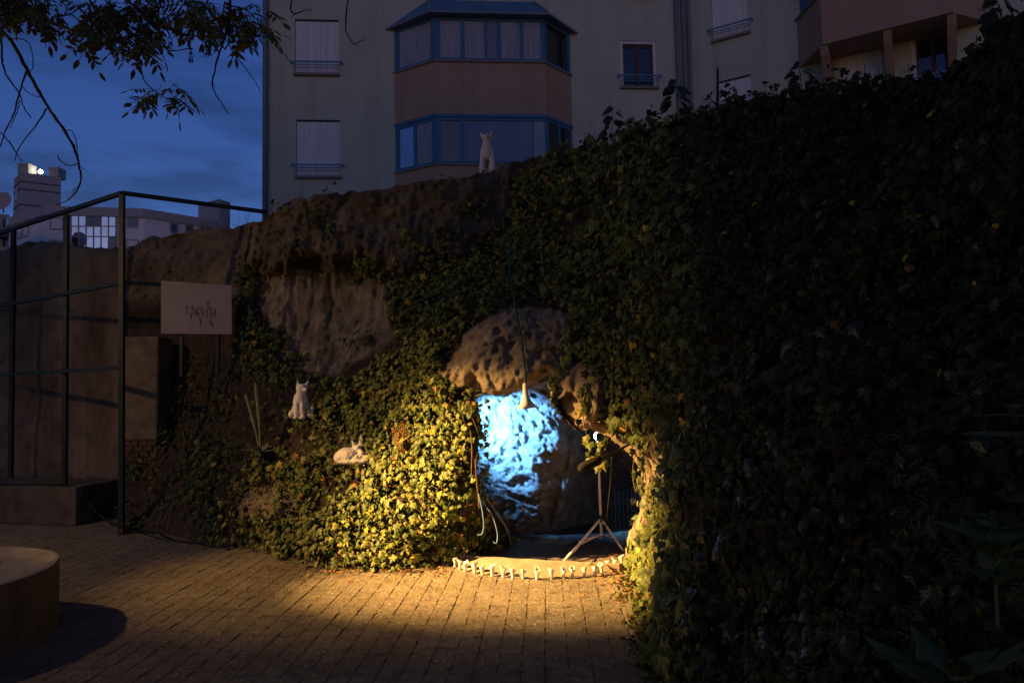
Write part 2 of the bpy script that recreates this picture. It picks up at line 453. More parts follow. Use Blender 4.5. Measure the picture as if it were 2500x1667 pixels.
# ================================================================== the hill with its rockwork
SKY = [(295, 607), (345, 590), (370, 580), (420, 575), (500, 560), (560, 553), (610, 545), (650, 535), (690, 500), (735, 483), (800, 475), (900, 462), (1000, 450), (1100, 437), (1170, 425), (1230, 405), (1300, 385), (1400, 368), (1480, 350), (1560, 312), (1650, 290), (1750, 272), (1850, 250), (1950, 232), (2060, 212), (2150, 205), (2250, 195), (2330, 175), (2400, 145), (2450, 95), (2500, 30), (2600, -60), (2760, -120)]
GL = [(295, 1300), (450, 1310), (560, 1332), (700, 1362), (760, 1375), (900, 1387), (1000, 1387), (1060, 1378), (1115, 1362), (1250, 1362), (1535, 1395), (1558, 1440), (1580, 1500), (1600, 1580), (1625, 1667), (1680, 1800), (1760, 2000), (2760, 2300)]
sx, sy = zip(*SKY); gx, gy = zip(*GL)
ctrl = [(300, 607, 9.7), (420, 575, 9.6), (560, 553, 9.2), (650, 535, 8.7), (735, 483, 8.5), (900, 462, 8.4), (1100, 437, 8.3), (1230, 405, 8.2),
        (1400, 368, 7.6), (1560, 312, 6.9), (1750, 272, 6.1), (1950, 232, 5.2), (2150, 205, 4.4), (2330, 175, 3.7), (2500, 30, 3.1), (2750, -100, 2.6),
        (330, 800, 9.5), (400, 950, 9.2), (450, 1050, 8.8), (380, 1200, 8.4), (600, 1010, 8.1), (600, 1150, 7.6), (740, 1025, 7.6), (865, 1130, 6.95), (700, 1250, 7.1),
        (640, 750, 8.45), (700, 650, 8.4), (760, 800, 8.2), (760, 900, 8.05), (850, 750, 8.2), (880, 900, 7.75),
        (950, 700, 7.9), (1000, 850, 7.35), (1000, 1000, 6.9), (1000, 1200, 6.45), (1120, 1200, 6.3), (1120, 1000, 6.5), (1100, 600, 8.0), (1250, 600, 7.75),
        (1100, 880, 6.7), (1180, 800, 6.75), (1270, 730, 6.9), (1280, 850, 6.45), (1280, 940, 6.3), (1380, 800, 6.5), (1400, 950, 6.2),
        (1450, 1020, 6.05), (1500, 1080, 5.95), (1580, 1150, 5.65), (1580, 1250, 5.5), (1450, 600, 6.9), (1400, 480, 7.4),
        (1600, 500, 6.0), (1700, 700, 4.9), (1620, 900, 5.25), (1800, 500, 5.2), (1700, 1000, 4.6), (1700, 1200, 4.3), (1660, 1400, 4.3),
        (1800, 1500, 3.5), (1800, 1667, 3.3), (2000, 500, 4.3), (2000, 900, 3.6), (2000, 1300, 3.05), (2000, 1667, 2.8), (2300, 500, 3.4), (2300, 1000, 2.8), (2300, 1500, 2.4),
        (2600, 700, 2.6), (2600, 1200, 2.2), (2600, 1700, 2.0), (1760, 2000, 2.9), (2200, 2000, 2.4), (2700, 2200, 1.9)]
for q in [(300, 1300), (450, 1310), (560, 1332), (700, 1362), (760, 1375), (900, 1387), (1000, 1387), (1100, 1366), (1250, 1362), (1545, 1400), (1580, 1500), (1600, 1580), (1625, 1667)]:
    ctrl.append((*q, gY(*q))); ctrl.append((q[0], q[1] + 60, gY(*q)))
hillY = tps(ctrl)
CAP = [(600, 530), (588, 620), (610, 650), (639, 660), (655, 670), (684, 660), (709, 664), (722, 641), (735, 632), (773, 629), (786, 654), (815, 660), (831, 641), (875, 629), (894, 638), (917, 657), (949, 667), (996, 677), (1012, 664), (1019, 638), (1047, 629), (1073, 635), (1121, 640), (1146, 625), (1185, 590), (1204, 584), (1232, 578), (1245, 546), (1252, 430), (1240, 380), (900, 430), (730, 450)]
PALE = [(636, 664), (645, 830), (700, 890), (770, 925), (850, 900), (950, 840), (968, 800), (935, 690), (880, 655), (800, 660)]
ARCH = [(1078, 912), (1100, 860), (1140, 812), (1195, 776), (1250, 755), (1300, 744), (1345, 748), (1392, 765), (1405, 800), (1395, 850), (1400, 885), (1445, 900), (1492, 940), (1485, 1010), (1450, 1048), (1400, 1046), (1350, 985), (1355, 955), (1350, 925), (1340, 918), (1315, 930), (1290, 945), (1258, 955), (1240, 965), (1205, 962), (1180, 955), (1165, 946), (1140, 950), (1120, 945)]
MOUTH = [(1258, 1420), (1254, 1345), (1238, 1285), (1205, 1235), (1178, 1195), (1163, 1150), (1168, 1080), (1172, 1020), (1166, 985), (1152, 968), (1166, 948), (1180, 957), (1205, 964), (1240, 967), (1258, 957), (1290, 947), (1315, 932), (1340, 920), (1352, 927), (1356, 955), (1348, 985), (1375, 1022), (1402, 1048), (1445, 1050), (1480, 1062), (1510, 1085), (1545, 1115), (1565, 1150), (1570, 1210), (1560, 1260), (1538, 1300), (1528, 1340), (1528, 1420)]
REVEAL = [(1348, 985), (1392, 955), (1438, 1000), (1445, 1048), (1400, 1048)]
JAMB = [(1160, 1150), (1180, 1195), (1210, 1235), (1242, 1285), (1262, 1345), (1265, 1420), (1120, 1420), (1118, 1360), (1150, 1300), (1150, 1200)]
BOULDER = [(580, 1262), (590, 1225), (625, 1195), (670, 1182), (715, 1190), (745, 1215), (730, 1250), (690, 1272), (620, 1280)]
BARE = [[(1395, 890), (1440, 905), (1490, 940), (1485, 1000), (1445, 1046), (1400, 1046), (1385, 960)], [(1586, 1112), (1642, 1118), (1650, 1165), (1615, 1205), (1592, 1175)], [(1510, 1060), (1548, 1070), (1545, 1100), (1512, 1090)], [(1380, 700), (1480, 690), (1500, 705), (1385, 722)]]
def hill_feat(px, py, P):
    """offset along the line of sight plus colour mask (rock, pale, arch)"""
    off = np.zeros(px.shape); ox, oy = px, py
    q_ = np.stack([px / 46, py / 46, 0 * px], -1)
    px = px + 13 * fbm(q_, 4, 201, .6); py = py + 11 * fbm(q_ + 9.1, 4, 202, .6)
    dc = sdist(px, py, CAP)
    off -= np.where(dc > -3, .34 * np.sqrt(np.clip((dc + 3) / 26, 0, 1)) * (1 - .5 * sstep(40, 160, dc)), 0) * sstep(1262, 1120, ox)
    dp = sdist(px, py, PALE); off += .10 * sstep(-6, 14, dp)
    da = sdist(px, py, ARCH); off -= np.where(da > -2, .26 * np.sqrt(np.clip((da + 2) / 30, 0, 1)), 0)
    dm = -sdist(ox, oy, MOUTH); off += .10 * (1 - sstep(0, 16, dm))
    dr = sdist(ox, oy, REVEAL); off += np.where(dr > 0, .40 * sstep(1450, 1350, ox), 0)
    dj = sdist(px, py, JAMB); off += np.where(dj > -4, .34 * sstep(-4, 22, dj), 0)
    db = sdist(px, py, BOULDER); off -= .22 * np.sqrt(np.clip(db / 40, 0, 1))
    rock = np.maximum(np.maximum(sstep(-8, 6, dc), sstep(-6, 6, db)), np.maximum(sstep(-4, 8, dj), sstep(620, 590, px) * sstep(760, 700, py)))
    bare = np.maximum(sstep(-5, 5, sdist(px, py, BARE[1])), sstep(-5, 5, sdist(px, py, BARE[2]))); bare = np.maximum(bare, sstep(30, 8, dm) * (ox > 1400))
    m_ = np.stack([np.clip(rock, 0, 1), sstep(-8, 10, dp), np.maximum(np.maximum(sstep(-4, 6, da), sstep(-4, 5, db) * .6), bare)], -1)
    rough = .5 + .5 * np.clip(rock + m_[..., 1] * .3 + m_[..., 2] * .8, 0, 1)
    return off, m_, rough, (dc, dp, da, dj)
def hill_noise(P, rough, px, py, feat):
    dc, dp, da, dj = feat
    n = .10 * fbm(P * 1.3, 3, 5) + .055 * fbm(P * np.array([4.5, 4.5, 3]), 4, 9)
    drip = fbm(P * np.array([15, 15, 2.0]), 3, 31)
    n = n + .11 * drip * np.exp(-np.abs(dc - 12) / 26) + .05 * drip * sstep(-4, 10, dp) + .05 * sstep(-4, 10, dp) * fbm(P * np.array([5, 5, .8]), 3, 36)
    pit = fbm(P * np.array([8, 8, 6]), 3, 77)
    n = n + sstep(0, 10, da) * (.07 * drip * .6 + .15 * np.clip(pit - .35, 0, 1) + .012 * fbm(P * 11, 3, 78))
    n = n + .032 * fbm(P * 18, 3, 55) * rough + .07 * np.clip(np.abs(fbm(P * np.array([5, 5, 4]), 3, 56)) - .12, -.2, .3) * (rough > .6) * (1 - sstep(-20, 0, da)) + sstep(1600, 1760, px) * (.34 * fbm(P * np.array([1.5, 1.5, 1.9]), 3, 58) + .16 * fbm(P * 4, 2, 59))
    return n * rough
nc, nr = 400, 240
pxs = np.linspace(295, 2760, nc)
# denser columns where the picture shows the rock
pxs = np.sort(np.concatenate([np.linspace(295, 1620, 300), np.linspace(1628, 2760, 110)])); nc = len(pxs)
top = np.interp(pxs, sx, sy) + 5 * fbm(np.stack([pxs / 22, pxs * 0, pxs * 0], -1), 3, 3) + 16 * sstep(1400, 1560, pxs) * fbm(np.stack([pxs / 70, pxs * 0, pxs * 0], -1), 3, 13)
bot = np.interp(pxs, gx, gy) + 45
T = np.linspace(0, 1, nr)[:, None]
PX = np.broadcast_to(pxs, (nr, nc)).copy(); PY = top + (bot - top) * T
Y0 = hillY(PX, PY)
P0 = atn(PX, PY, Y0)
off, msk, rough, feat = hill_feat(PX, PY, P0)
Yh = Y0 + off + hill_noise(P0, rough, PX, PY, feat) * sstep(0, .012, T)
Ph = atn(PX, PY, Yh)
# mound goes on behind the skyline
back = [Ph[0] + np.array([0, d, z]) for d, z in ((5.0, -2.6), (2.2, -.6), (1.0, -.12), (.35, -.0))]
Pall = np.concatenate([np.stack(back), Ph]); nb = len(back)
Mall = np.concatenate([np.repeat(msk[:1], nb, 0), msk])
idx = np.arange(Pall.shape[0] * nc).reshape(-1, nc)
quads = np.stack([idx[:-1, :-1], idx[1:, :-1], idx[1:, 1:], idx[:-1, 1:]], -1)
ccx = np.zeros(quads.shape[:2]); ccy = np.full(quads.shape[:2], -999.0)
ccx[nb:] = (PX[:-1, :-1] + PX[1:, 1:]) / 2; ccy[nb:] = (PY[:-1, :-1] + PY[1:, 1:]) / 2
hole = inside(ccx, ccy, MOUTH)
part = np.zeros(quads.shape[:2], int)
part[inside(ccx, ccy, CAP)] = 1; part[inside(ccx, ccy, PALE) & (part == 0)] = 2
part[inside(ccx, ccy, ARCH)] = 3; part[inside(ccx, ccy, BOULDER)] = 4
part[hole] = -1
Vall = Pall.reshape(-1, 3); MK = Mall.reshape(-1, 3)
def sub_mesh(name, sel, mat, Vv, Mm):
    q = quads[sel]; u, inv = np.unique(q, return_inverse=True)
    me = me_np(name, Vv[u], inv.reshape(-1, 4), mat, True); set_col(me, 'mask', Mm[u])
    return link(bpy.data.objects.new(name, me))
hill = sub_mesh('hillside', part == 0, M['hill'], Vall, MK); tag(hill, 'earth bank carrying the rockwork and ivy', None, None, 'structure')
for i, nm, lb in ((1, 'rock_ledge', 'brown overhanging rock ledge with dripping edge along the top of the bank'),
                  (2, 'rock_cliff', 'pale streaked rock face under the overhanging ledge'),
                  (3, 'grotto_arch', 'pitted rock arch over the mouth of the blue lit grotto'),
                  (4, 'boulder', 'low grey boulder half buried in ivy at the foot of the bank')):
    tag(sub_mesh(nm, part == i, M['hill'], Vall, MK), lb, 'rock')
hq = quads[nb:][part[nb:] >= 0]         # faces ivy can grow on

# ---- rim of the grotto mouth, going inwards
rim = MB(); mp_ = []
for i in range(len(MOUTH)):
    a, b = MOUTH[i], MOUTH[(i + 1) % len(MOUTH)]
    n_ = max(1, int(math.hypot(b[0] - a[0], b[1] - a[1]) / 9))
    for t in range(n_): mp_.append((a[0] + (b[0] - a[0]) * t / n_, a[1] + (b[1] - a[1]) * t / n_))
mpx = np.array([p[0] for p in mp_]); mpy = np.array([p[1] for p in mp_]); cx_, cy_ = 1365, 1180
y0_ = hillY(mpx, mpy) + .10
f0, _, _, _ = hill_feat(mpx, mpy, None); y0_ = hillY(mpx, mpy) + f0
rings = []
for t, s_ in ((-.02, 1.03), (.08, 1.0), (.16, 1.01), (.26, 1.03)):
    qx = cx_ + (mpx - cx_) * s_; qy = cy_ + (mpy - cy_) * s_
    Pq = atn(qx, qy, y0_ + t); nz = fbm(Pq * 7, 3, 91)
    rings.append(atn(qx + nz * 5, qy + nz * 5, y0_ + t))
n_ = len(mp_); Vr = np.concatenate(rings); Fr = []
for k_ in range(len(rings) - 1):
    for i in range(n_): Fr.append((k_ * n_ + i, k_ * n_ + (i + 1) % n_, (k_ + 1) * n_ + (i + 1) % n_, (k_ + 1) * n_ + i))
me = me_np('mouth_rim', Vr, np.array(Fr), M['hill'], True); set_col(me, 'mask', np.tile([1., 0, .7], (len(Vr), 1)))
arch_o = bpy.data.objects['grotto_arch']; link(bpy.data.objects.new('mouth_rim', me), arch_o)

# ---- trodden earth on the grotto floor
q = MB(); n_ = 26; vs = []
for i in range(n_ + 1):
    for j in range(n_ + 1):
        x = -.55 + 1.55 * i / n_; y = 6.32 + 1.6 * j / n_; e_ = min(1, 6 * min(j / n_ + .0, 1)); vs.append((x, y, -.006 + e_ * .014 + .012 * e_ * float(fbm(np.array([x * 4, y * 4, 0.0]), 3, 15))))
o = q.add(vs, [(i * (n_ + 1) + j, (i + 1) * (n_ + 1) + j, (i + 1) * (n_ + 1) + j + 1, i * (n_ + 1) + j + 1) for i in range(n_) for j in range(n_)]).build('grotto_floor', varied('trodden_earth', (.055, .048, .042), 1, .5, 20, .9, 60), smooth=True); tag(o, 'dark trodden earth on the floor of the grotto', None, None, 'structure')
# ---- inside of the grotto
cc = [(1080, 1000, 7.25), (1120, 1000, 7.35), (1120, 1200, 7.4), (1080, 1300, 7.2), (1160, 1050, 7.36), (1165, 1180, 7.38), (1185, 1100, 7.24), (1190, 1010, 7.2), (1235, 1100, 7.2), (1240, 1000, 7.15), (1300, 1110, 7.08), (1350, 1100, 7.0), (1385, 1090, 7.05), (1230, 975, 7.12), (1300, 985, 7.1), (1350, 985, 7.0),
      (1280, 950, 6.9), (1340, 930, 6.6), (1200, 940, 6.85), (1180, 1260, 7.3), (1240, 1220, 7.3), (1320, 1220, 7.18), (1250, 1290, 7.45), (1330, 1290, 7.45), (1250, 1400, 7.5), (1400, 1400, 7.7),
      (1440, 1060, 7.9), (1480, 1150, 8.1), (1540, 1200, 7.9), (1610, 1150, 6.8), (1620, 1250, 6.6), (1470, 1290, 8.1), (1600, 1400, 6.8), (1450, 980, 6.9), (1550, 1040, 6.5), (1640, 1000, 6.0), (1100, 1400, 7.0), (1080, 900, 6.8), (1400, 880, 6.4)]
caveY = tps(cc)
FIN = [(1398, 1000), (1440, 1010), (1425, 1120), (1400, 1200), (1385, 1275), (1345, 1275), (1362, 1200), (1385, 1120)]
qx, qy = np.meshgrid(np.arange(1080, 1652, 3.5), np.arange(880, 1440, 3.5))
Yc = caveY(qx, qy) - .22 * np.sqrt(np.clip(sdist(qx, qy, FIN) / 18, 0, 1))
Pc = atn(qx, qy, Yc)
lay = 1 - 2.2 * np.abs(fbm(Pc * np.array([4.2, 4.2, 5.5]) + .8 * fbm(Pc * 3, 2, 8)[..., None], 5, 61, .58))
Yc = Yc - .05 * lay + .022 * fbm(Pc * np.array([17, 17, 21]), 4, 63, .65) + .05 * fbm(Pc * 1.7, 2, 64)
Pc = atn(qx, qy, Yc); r_, c_n = qx.shape
ix = np.arange(r_ * c_n).reshape(r_, c_n)
fq = np.stack([ix[:-1, :-1], ix[1:, :-1], ix[1:, 1:], ix[:-1, 1:]], -1).reshape(-1, 4)
cave = link(bpy.data.objects.new('grotto_wall', me_np('grotto_wall', Pc.reshape(-1, 3), fq, M['cave'], True)))
tag(cave, 'rough layered rock wall inside the grotto under blue light', 'rock')

def hp(px, py, lift=0.0):
    a = np.array([[float(px)]]); b = np.array([[float(py)]])
    y = hillY(a, b); P = atn(a, b, y); o_, _, rg, ft = hill_feat(a, b, P)
    y = y + o_ + hill_noise(P, rg, a, b, ft)
    return Vector(atn(a, b, y - lift)[0, 0])
def wpart(mb, name, mat, parent=None, smooth=False):
    """world-space shape as a part of parent (an Empty with a location, or another part)"""
    o = mb.build(name, mat, None, smooth) if isinstance(mb, MB) else link(bpy.data.objects.new(name, mb))
    if parent is not None:
        o.parent = parent
        if parent.type == 'EMPTY': o.location = -Vector(parent.location)
    return o

# ================================================================== doorstep, planter, walls
sl = MB(); N = 28
bl, br = ground(1112, 1352, .075), ground(1512, 1374, .075)
front_px = [(1104, 1362), (1112, 1378), (1122, 1388), (1136, 1394), (1158, 1399), (1177, 1403), (1201, 1406), (1228, 1409), (1252, 1412), (1277, 1413), (1311, 1414), (1346, 1413), (1376, 1412), (1398, 1410), (1427, 1407), (1452, 1404), (1470, 1396), (1486, 1388), (1500, 1384), (1516, 1378)]
fr = [ground(x, y - 3) for x, y in front_px]
nf = len(fr); tops = []
bk = [bl.lerp(br, i / (nf - 1)) for i in range(nf)]
rows = []
for t, zt in ((0, -.03), (0.001, .004), (.3, .024), (.65, .048), (.97, .070), (1, .066)):
    rows.append([Vector(((fr[i].lerp(bk[i], t)).x, (fr[i].lerp(bk[i], t)).y, zt + .003 * math.sin(i * 1.7 + t * 5))) for i in range(nf)])
rows.append([p + Vector((0, .012, -.1)) for p in rows[-1]])
vs = [p for rw in rows for p in rw]
fs = [(a * nf + i, a * nf + i + 1, (a + 1) * nf + i + 1, (a + 1) * nf + i) for a in range(len(rows) - 1) for i in range(nf - 1)]
o = sl.add(vs, fs).build('doorstep', M['slab'], smooth=False); tag(o, 'rounded concrete doorstep at the mouth of the grotto', 'step')

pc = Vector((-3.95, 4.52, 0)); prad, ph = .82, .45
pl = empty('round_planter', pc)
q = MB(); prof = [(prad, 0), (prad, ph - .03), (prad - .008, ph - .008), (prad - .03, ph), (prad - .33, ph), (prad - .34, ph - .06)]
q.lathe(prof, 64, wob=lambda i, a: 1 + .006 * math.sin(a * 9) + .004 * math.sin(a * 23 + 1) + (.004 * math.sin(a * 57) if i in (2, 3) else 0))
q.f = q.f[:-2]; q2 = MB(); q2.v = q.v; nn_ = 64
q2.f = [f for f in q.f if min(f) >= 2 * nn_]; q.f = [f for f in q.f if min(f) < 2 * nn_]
o = q.build('wall', varied('shaded_concrete', (.085, .072, .062), .95, .4, 5, .7, 60), pl); o2 = q2.build('coping', M['concrete'], pl)  # side wall's colour darkened to stand in for its shade; rim keeps plain concrete
q = MB(); n = 40
q.add([(0, 0, ph - .03)] + [((prad - .335) * math.cos(6.2832 * i / n), (prad - .335) * math.sin(6.2832 * i / n), ph - .05 + .02 * math.sin(i * 2.3)) for i in range(n)], [(0, 1 + i, 1 + (i + 1) % n) for i in range(n)])
q.build('soil', M['sand'], pl)
tag(pl, 'round concrete planter in the lower left corner', 'planter')
def blades(n, spot, h, w, lean=.5, rr=random):
    q = MB()
    for i in range(n):
        b, s_ = spot(); hh = h * rr.uniform(.5, 1.15) * s_; a = rr.uniform(0, 6.28); d = Vector((math.cos(a), math.sin(a), 0)); side = Vector((-d.y, d.x, 0)) * w * .5
        l_ = rr.uniform(.1, lean) * hh
        p1 = b + d * l_ * .35 + Vector((0, 0, hh * .6)); p2 = b + d * l_ * rr.uniform(.8, 1.3) + Vector((0, 0, hh))
        q.add([b - side, b + side, p1 + side * .7, p1 - side * .7, p2], [(0, 1, 2, 3), (3, 2, 4)])
    return q
def disc(c, r):
    def f():
        a = random.uniform(0, 6.28); d = r * math.sqrt(random.random())
        return Vector((c[0] + d * math.cos(a), c[1] + d * math.sin(a), c[2])), 1
    return f
pg = blades(260, disc((-3.80, 4.58, ph - .04), .30), .09, .005)
o = pg.build('planter_grass', M['broad']); tag(o, 'short weeds growing in the round planter', 'grass', None, 'stuff')

# old stained retaining wall behind the trellis
rw = MB(); A, B = Vector((-9.6, 10.6)), Vector((-5.0, 9.55)); n = 60; nz = 30
topz = [(-50, 628), (0, 612), (30, 600), (60, 592), (120, 592), (180, 603), (260, 606), (330, 604)]
rows = []
tvx = []
for i in range(n + 1):
    p = A.lerp(B, i / n); x_, y_, w_ = proj((p.x, p.y, 3.5))
    py_ = np.interp(x_, [t[0] for t in topz], [t[1] for t in topz]); zt = at(x_, py_, p.y).z + .02 * math.sin(i * 1.9) + .015 * math.sin(i * 4.1)
    tvx.append((p, zt))
vs = []
for i, (p, zt) in enumerate(tvx):
    for j in range(nz + 1):
        z = -.1 + (zt + .1) * j / nz
        nn = .05 * float(fbm(np.array([p.x * 2, p.y * 2, z * 2]), 4, 12)) + (.03 if j == nz else 0)
        vs.append((p.x, p.y + nn, z))
    vs.append((p.x + .2, p.y + .9, zt + .05))
m1 = nz + 2
fs = [(i * m1 + j, (i + 1) * m1 + j, (i + 1) * m1 + j + 1, i * m1 + j + 1) for i in range(n) for j in range(m1 - 1)]
o = MB().add(vs, fs).build('retaining_wall', M['old_wall'], smooth=True); tag(o, 'high stained retaining wall behind the green trellis', 'wall')
# low wall at its foot
lw = MB(); a = ground(184, 1284); b = Vector((-9.0, a.y + .85, 0)); th = Vector((.12, .75, 0))
lw.hexa([b, a, a + th, b + th] + [p + Vector((0, 0, .47)) for p in (b, a, a + th, b + th)])
o = lw.build('low_wall', varied('dark_low_wall', (.10, .078, .058), .95, .4, 4, .6, 50)); bevel(o, .015, 2); tag(o, 'low dark wall at the foot of the trellis', 'wall')
# broken pillar: rendered above, bare bricks below
p0 = at(300, 850, 8.75); p1 = at(391, 850, 8.75)
pil = empty('broken_pillar', (((p0 + p1) / 2).x, 8.9, 0))
zt = at(345, 822, 8.75).z; zm = at(345, 1075, 8.75).z
q = MB(); wd = p1.x - p0.x; m_ = 8
q.box((0, 0, (zt + zm) / 2), (wd, .4, zt - zm)); o = q.build('render_coat', varied('pillar_render', (.15, .12, .085), .95, .45, 5, .6, 40), pil); bevel(o, .03, 2)
brick_m = varied('brick', (.12, .066, .05), .95, .35, 9, .5, 60)
bm_ = MB().box((0, 0, 0), (.105, .34, .058)).mesh('brick', brick_m)
nz_ = int(zm / .068)
MB().box((0, .015, zm / 2 - .003), (wd * .8, .3, zm - .006)).build('mortar', M['old_wall'], pil)
for r__ in range(nz_):
    for c__ in range(4):
        xx = -wd / 2 + .06 + c__ * .113 + (.05 if r__ % 2 else 0)
        if xx > wd / 2 - .03 or random.random() < .08: continue
        o = link(bpy.data.objects.new('brick', bm_), pil); o.location = (xx, random.uniform(-.018, .008), zm - .034 - r__ * .068)
        o.rotation_euler = (0, random.uniform(-.02, .02), random.uniform(-.03, .03))
tag(pil, 'broken rendered pillar with bare bricks showing, right of the trellis corner', 'pillar')

# ================================================================== trellis
def at_z(px, py, z):  # point on a ray at height z
    d = ray(px, py); t = (z - 1.6) / d[2]; return Vector(C0 + d * t)
c1 = at(303, 900, 7.9); c1.z = 0; ZT = at(293, 472, 7.9).z
c2 = Vector((at(165, 900, 8.72).x, 8.72, 0)); c3 = Vector((at(34, 900, 9.5).x, 9.5, 0)); dd = c3 - c1; c4 = c1 + dd * 1.55
ce = at(650, 523, 8.9); ce.z = 0
tr = empty('trellis', c1)
for p, zb in ((c1, -.05), (c2, -.05), (c3, -.05), (c4, -.05), (ce, 2.6)):
    wpart(MB().bar(p + Vector((-.0, 0, zb)), p + Vector((-.055 if p is not ce else 0, 0, ZT - .022)), .052), 'post', M['steel_green'], tr)
for za, zc in ((ZT, ZT), (at(296, 690, 7.9).z,) * 2, (at(300, 897, 7.9).z,) * 2):
    k_ = -.055 * za / ZT
    wpart(MB().bar(c1 + Vector((k_, -.002, za)), c4 + Vector((k_, -.002, za)), .05, .045), 'rail', M['steel_green'], tr)
wpart(MB().bar(c1 + Vector((-.055, .0, ZT + .003)), ce + Vector((0, 0, ZT + .003)), .05, .045), 'rail', M['steel_green'], tr)
za = at(296, 690, 7.9).z + .004
wpart(MB().bar(c1 + Vector((-.03, .0, za)), c1.lerp(ce, .55) + Vector((0, 0, za)), .04, .04), 'rail', M['steel_green'], tr)
tag(tr, 'tall dark green square tube trellis standing at the left of the bank', 'trellis')

# ---- picture board on two posts
s00, s10, s11, s01 = at(393, 814, 8.0), at(566, 816, 8.22), at(565, 697, 8.22), at(393, 685, 8.0)
sg = empty('picture_board', Vector(((s00.x + s10.x) / 2, 8.12, s00.z - .9)))
nrm = Vector((s10.y - s00.y, -(s10.x - s00.x), 0)).normalized() * -1
nrm = nrm if nrm.y > 0 else -nrm
zb_ = (s00.z + s10.z) / 2
q = MB(); P = [s00, s10, s11, s01]; q.hexa([P[0], P[1], P[1] + nrm * .02, P[0] + nrm * .02, P[3], P[2], P[2] + nrm * .02, P[3] + nrm * .02])
board = wpart(q, 'board', M['sign'], sg)
def onboard(u, v): return (s00.lerp(s10, u)).lerp(s01.lerp(s11, u), v) - nrm * .002
ink = MB()
def stroke(pts, w=.0035):
    for a, b in zip(pts[:-1], pts[1:]):
        a, b = onboard(*a), onboard(*b); t = (b - a)
        if t.length < 1e-6: continue
        sd = t.normalized().cross(nrm).normalized() * w * .5
        ink.add([a - sd, a + sd, b + sd, b - sd], [(0, 1, 2, 3)])
rs = random.Random(5)
for (u, v, sc) in [(.36, .50, .09), (.44, .52, .07), (.42, .38, .08), (.50, .48, .06), (.565, .50, .09), (.555, .28, .08), (.60, .42, .06), (.66, .62, .07), (.65, .48, .07), (.70, .51, .07), (.76, .48, .075), (.705, .40, .07), (.69, .24, .05), (.72, .22, .05), (.48, .44, .05), (.52, .40, .06), (.75, .42, .05), (.65, .38, .05)]:
    base = (u + rs.uniform(-.01, .01), v - sc * 1.3)
    for j in range(7):
        f_ = -1 + 2 * j / 6; tip = (u + f_ * sc * .42, v + sc * (.55 - .25 * abs(f_)) * rs.uniform(.8, 1.1))
        stroke([base, (u + f_ * sc * .1, v - sc * .3), tip], .0022)
    stroke([(u - sc * .4, v + sc * .4), (u, v + sc * .3), (u + sc * .4, v + sc * .42)], .003)
    for j in range(4): stroke([(u + rs.uniform(-.03, .03), base[1] + rs.uniform(-.05, .05)), (u + rs.uniform(-.03, .03), base[1] + rs.uniform(-.05, .05))], .002)
wpart(ink, 'drawing', M['ink'], board)
for u in (.28, .79):
    b_ = s00.lerp(s10, u) + nrm * .045
    wpart(MB().bar(b_ + Vector((0, 0, -.5)), b_ + Vector((0, 0, .5)), .04), 'post', M['steel_green'], sg)
tag(sg, 'pale board with a pencil drawing of flared flowers, on two dark posts', 'sign')

# ---- black cable along the low wall and over the ground
pts = [Vector((-9.0, a.y + .95, .49)), Vector((-7.2, a.y + .42, .485)), a + Vector((-.25, .12, .485)), a + Vector((.08, .0, .40)), at(215, 1225, 8.55), at(250, 1262, 8.4), ground(300, 1284, .02), ground(380, 1300, .1), ground(425, 1318, .02), ground(480, 1325, .012), ground(560, 1340, .012)]
o = MB().tube(spline(pts), .011, 6).build('power_cable', M['wire'], smooth=True); tag(o, 'black power cable draped off the low wall across the ground', 'cable')

# ================================================================== plaster flowers
def flower_mesh(i, name='plaster_flower'):
    rr = random.Random(300 + i); nl = rr.choice((4, 5, 5)); ph_ = rr.uniform(0, 6); depth_ = rr.uniform(.22, .4)
    prof = [(.0155, 0), (.0145, .008), (.0150, .025), (.0170, .038), (.0205, .050), (.0245, .060), (.0275, .069), (.0250, .072), (.012, .058), (.004, .05)]
    q = MB()
    lean = rr.uniform(-.006, .006)
    def wob(j, a):
        amt = max(0, (j - 3) / 4) if j < 8 else .4
        return 1 + amt * depth_ * math.sin(nl * a + ph_) + amt * .15 * math.sin(2 * a + ph_ * 2)
    q.lathe(prof, 16, wob=wob)
    q.v = [(x + lean * (z / .07) ** 2 * 2, y, z * (1 + .18 * (x * math.cos(ph_) + y * math.sin(ph_)) / .03 if z > .05 else 1)) for x, y, z in q.v]
    return q.mesh(name, M['plaster'], True)
fm = [flower_mesh(i) for i in range(7)]
fpos = [(1105, 1358), (1105, 1375), (1111, 1383), (1123, 1389), (1136, 1394), (1159, 1399), (1178, 1403), (1202, 1406), (1229, 1409), (1252, 1413), (1277, 1413), (1311, 1414), (1346, 1413), (1376, 1412), (1398, 1410), (1427, 1408), (1452, 1405), (1469, 1397), (1486, 1390), (1501, 1386), (1518, 1379)]
ordn = ['first', 'second', 'third', 'fourth', 'fifth', 'sixth', 'seventh', 'eighth', 'ninth', 'tenth', 'eleventh']
for i, (x, y) in enumerate(fpos):
    o = link(bpy.data.objects.new('plaster_flower', fm[i % 7])); p = ground(x, y)
    p.z = 0.0
    o.location = p; s_ = random.uniform(.95, 1.2); o.scale = (s_ * .84, s_ * .84, s_ * 1.05); o.rotation_euler = (0, 0, random.uniform(0, 6.28))
    if i == 10: lb = 'small white plaster flower at the middle of the curved row'
    elif i < 10: lb = f'small white plaster flower, {ordn[i]} from the left end of the curved row'
    else: lb = f'small white plaster flower, {ordn[20 - i]} from the right end of the curved row'
    tag(o, lb, 'sculpture', 'white plaster flowers around the doorstep')
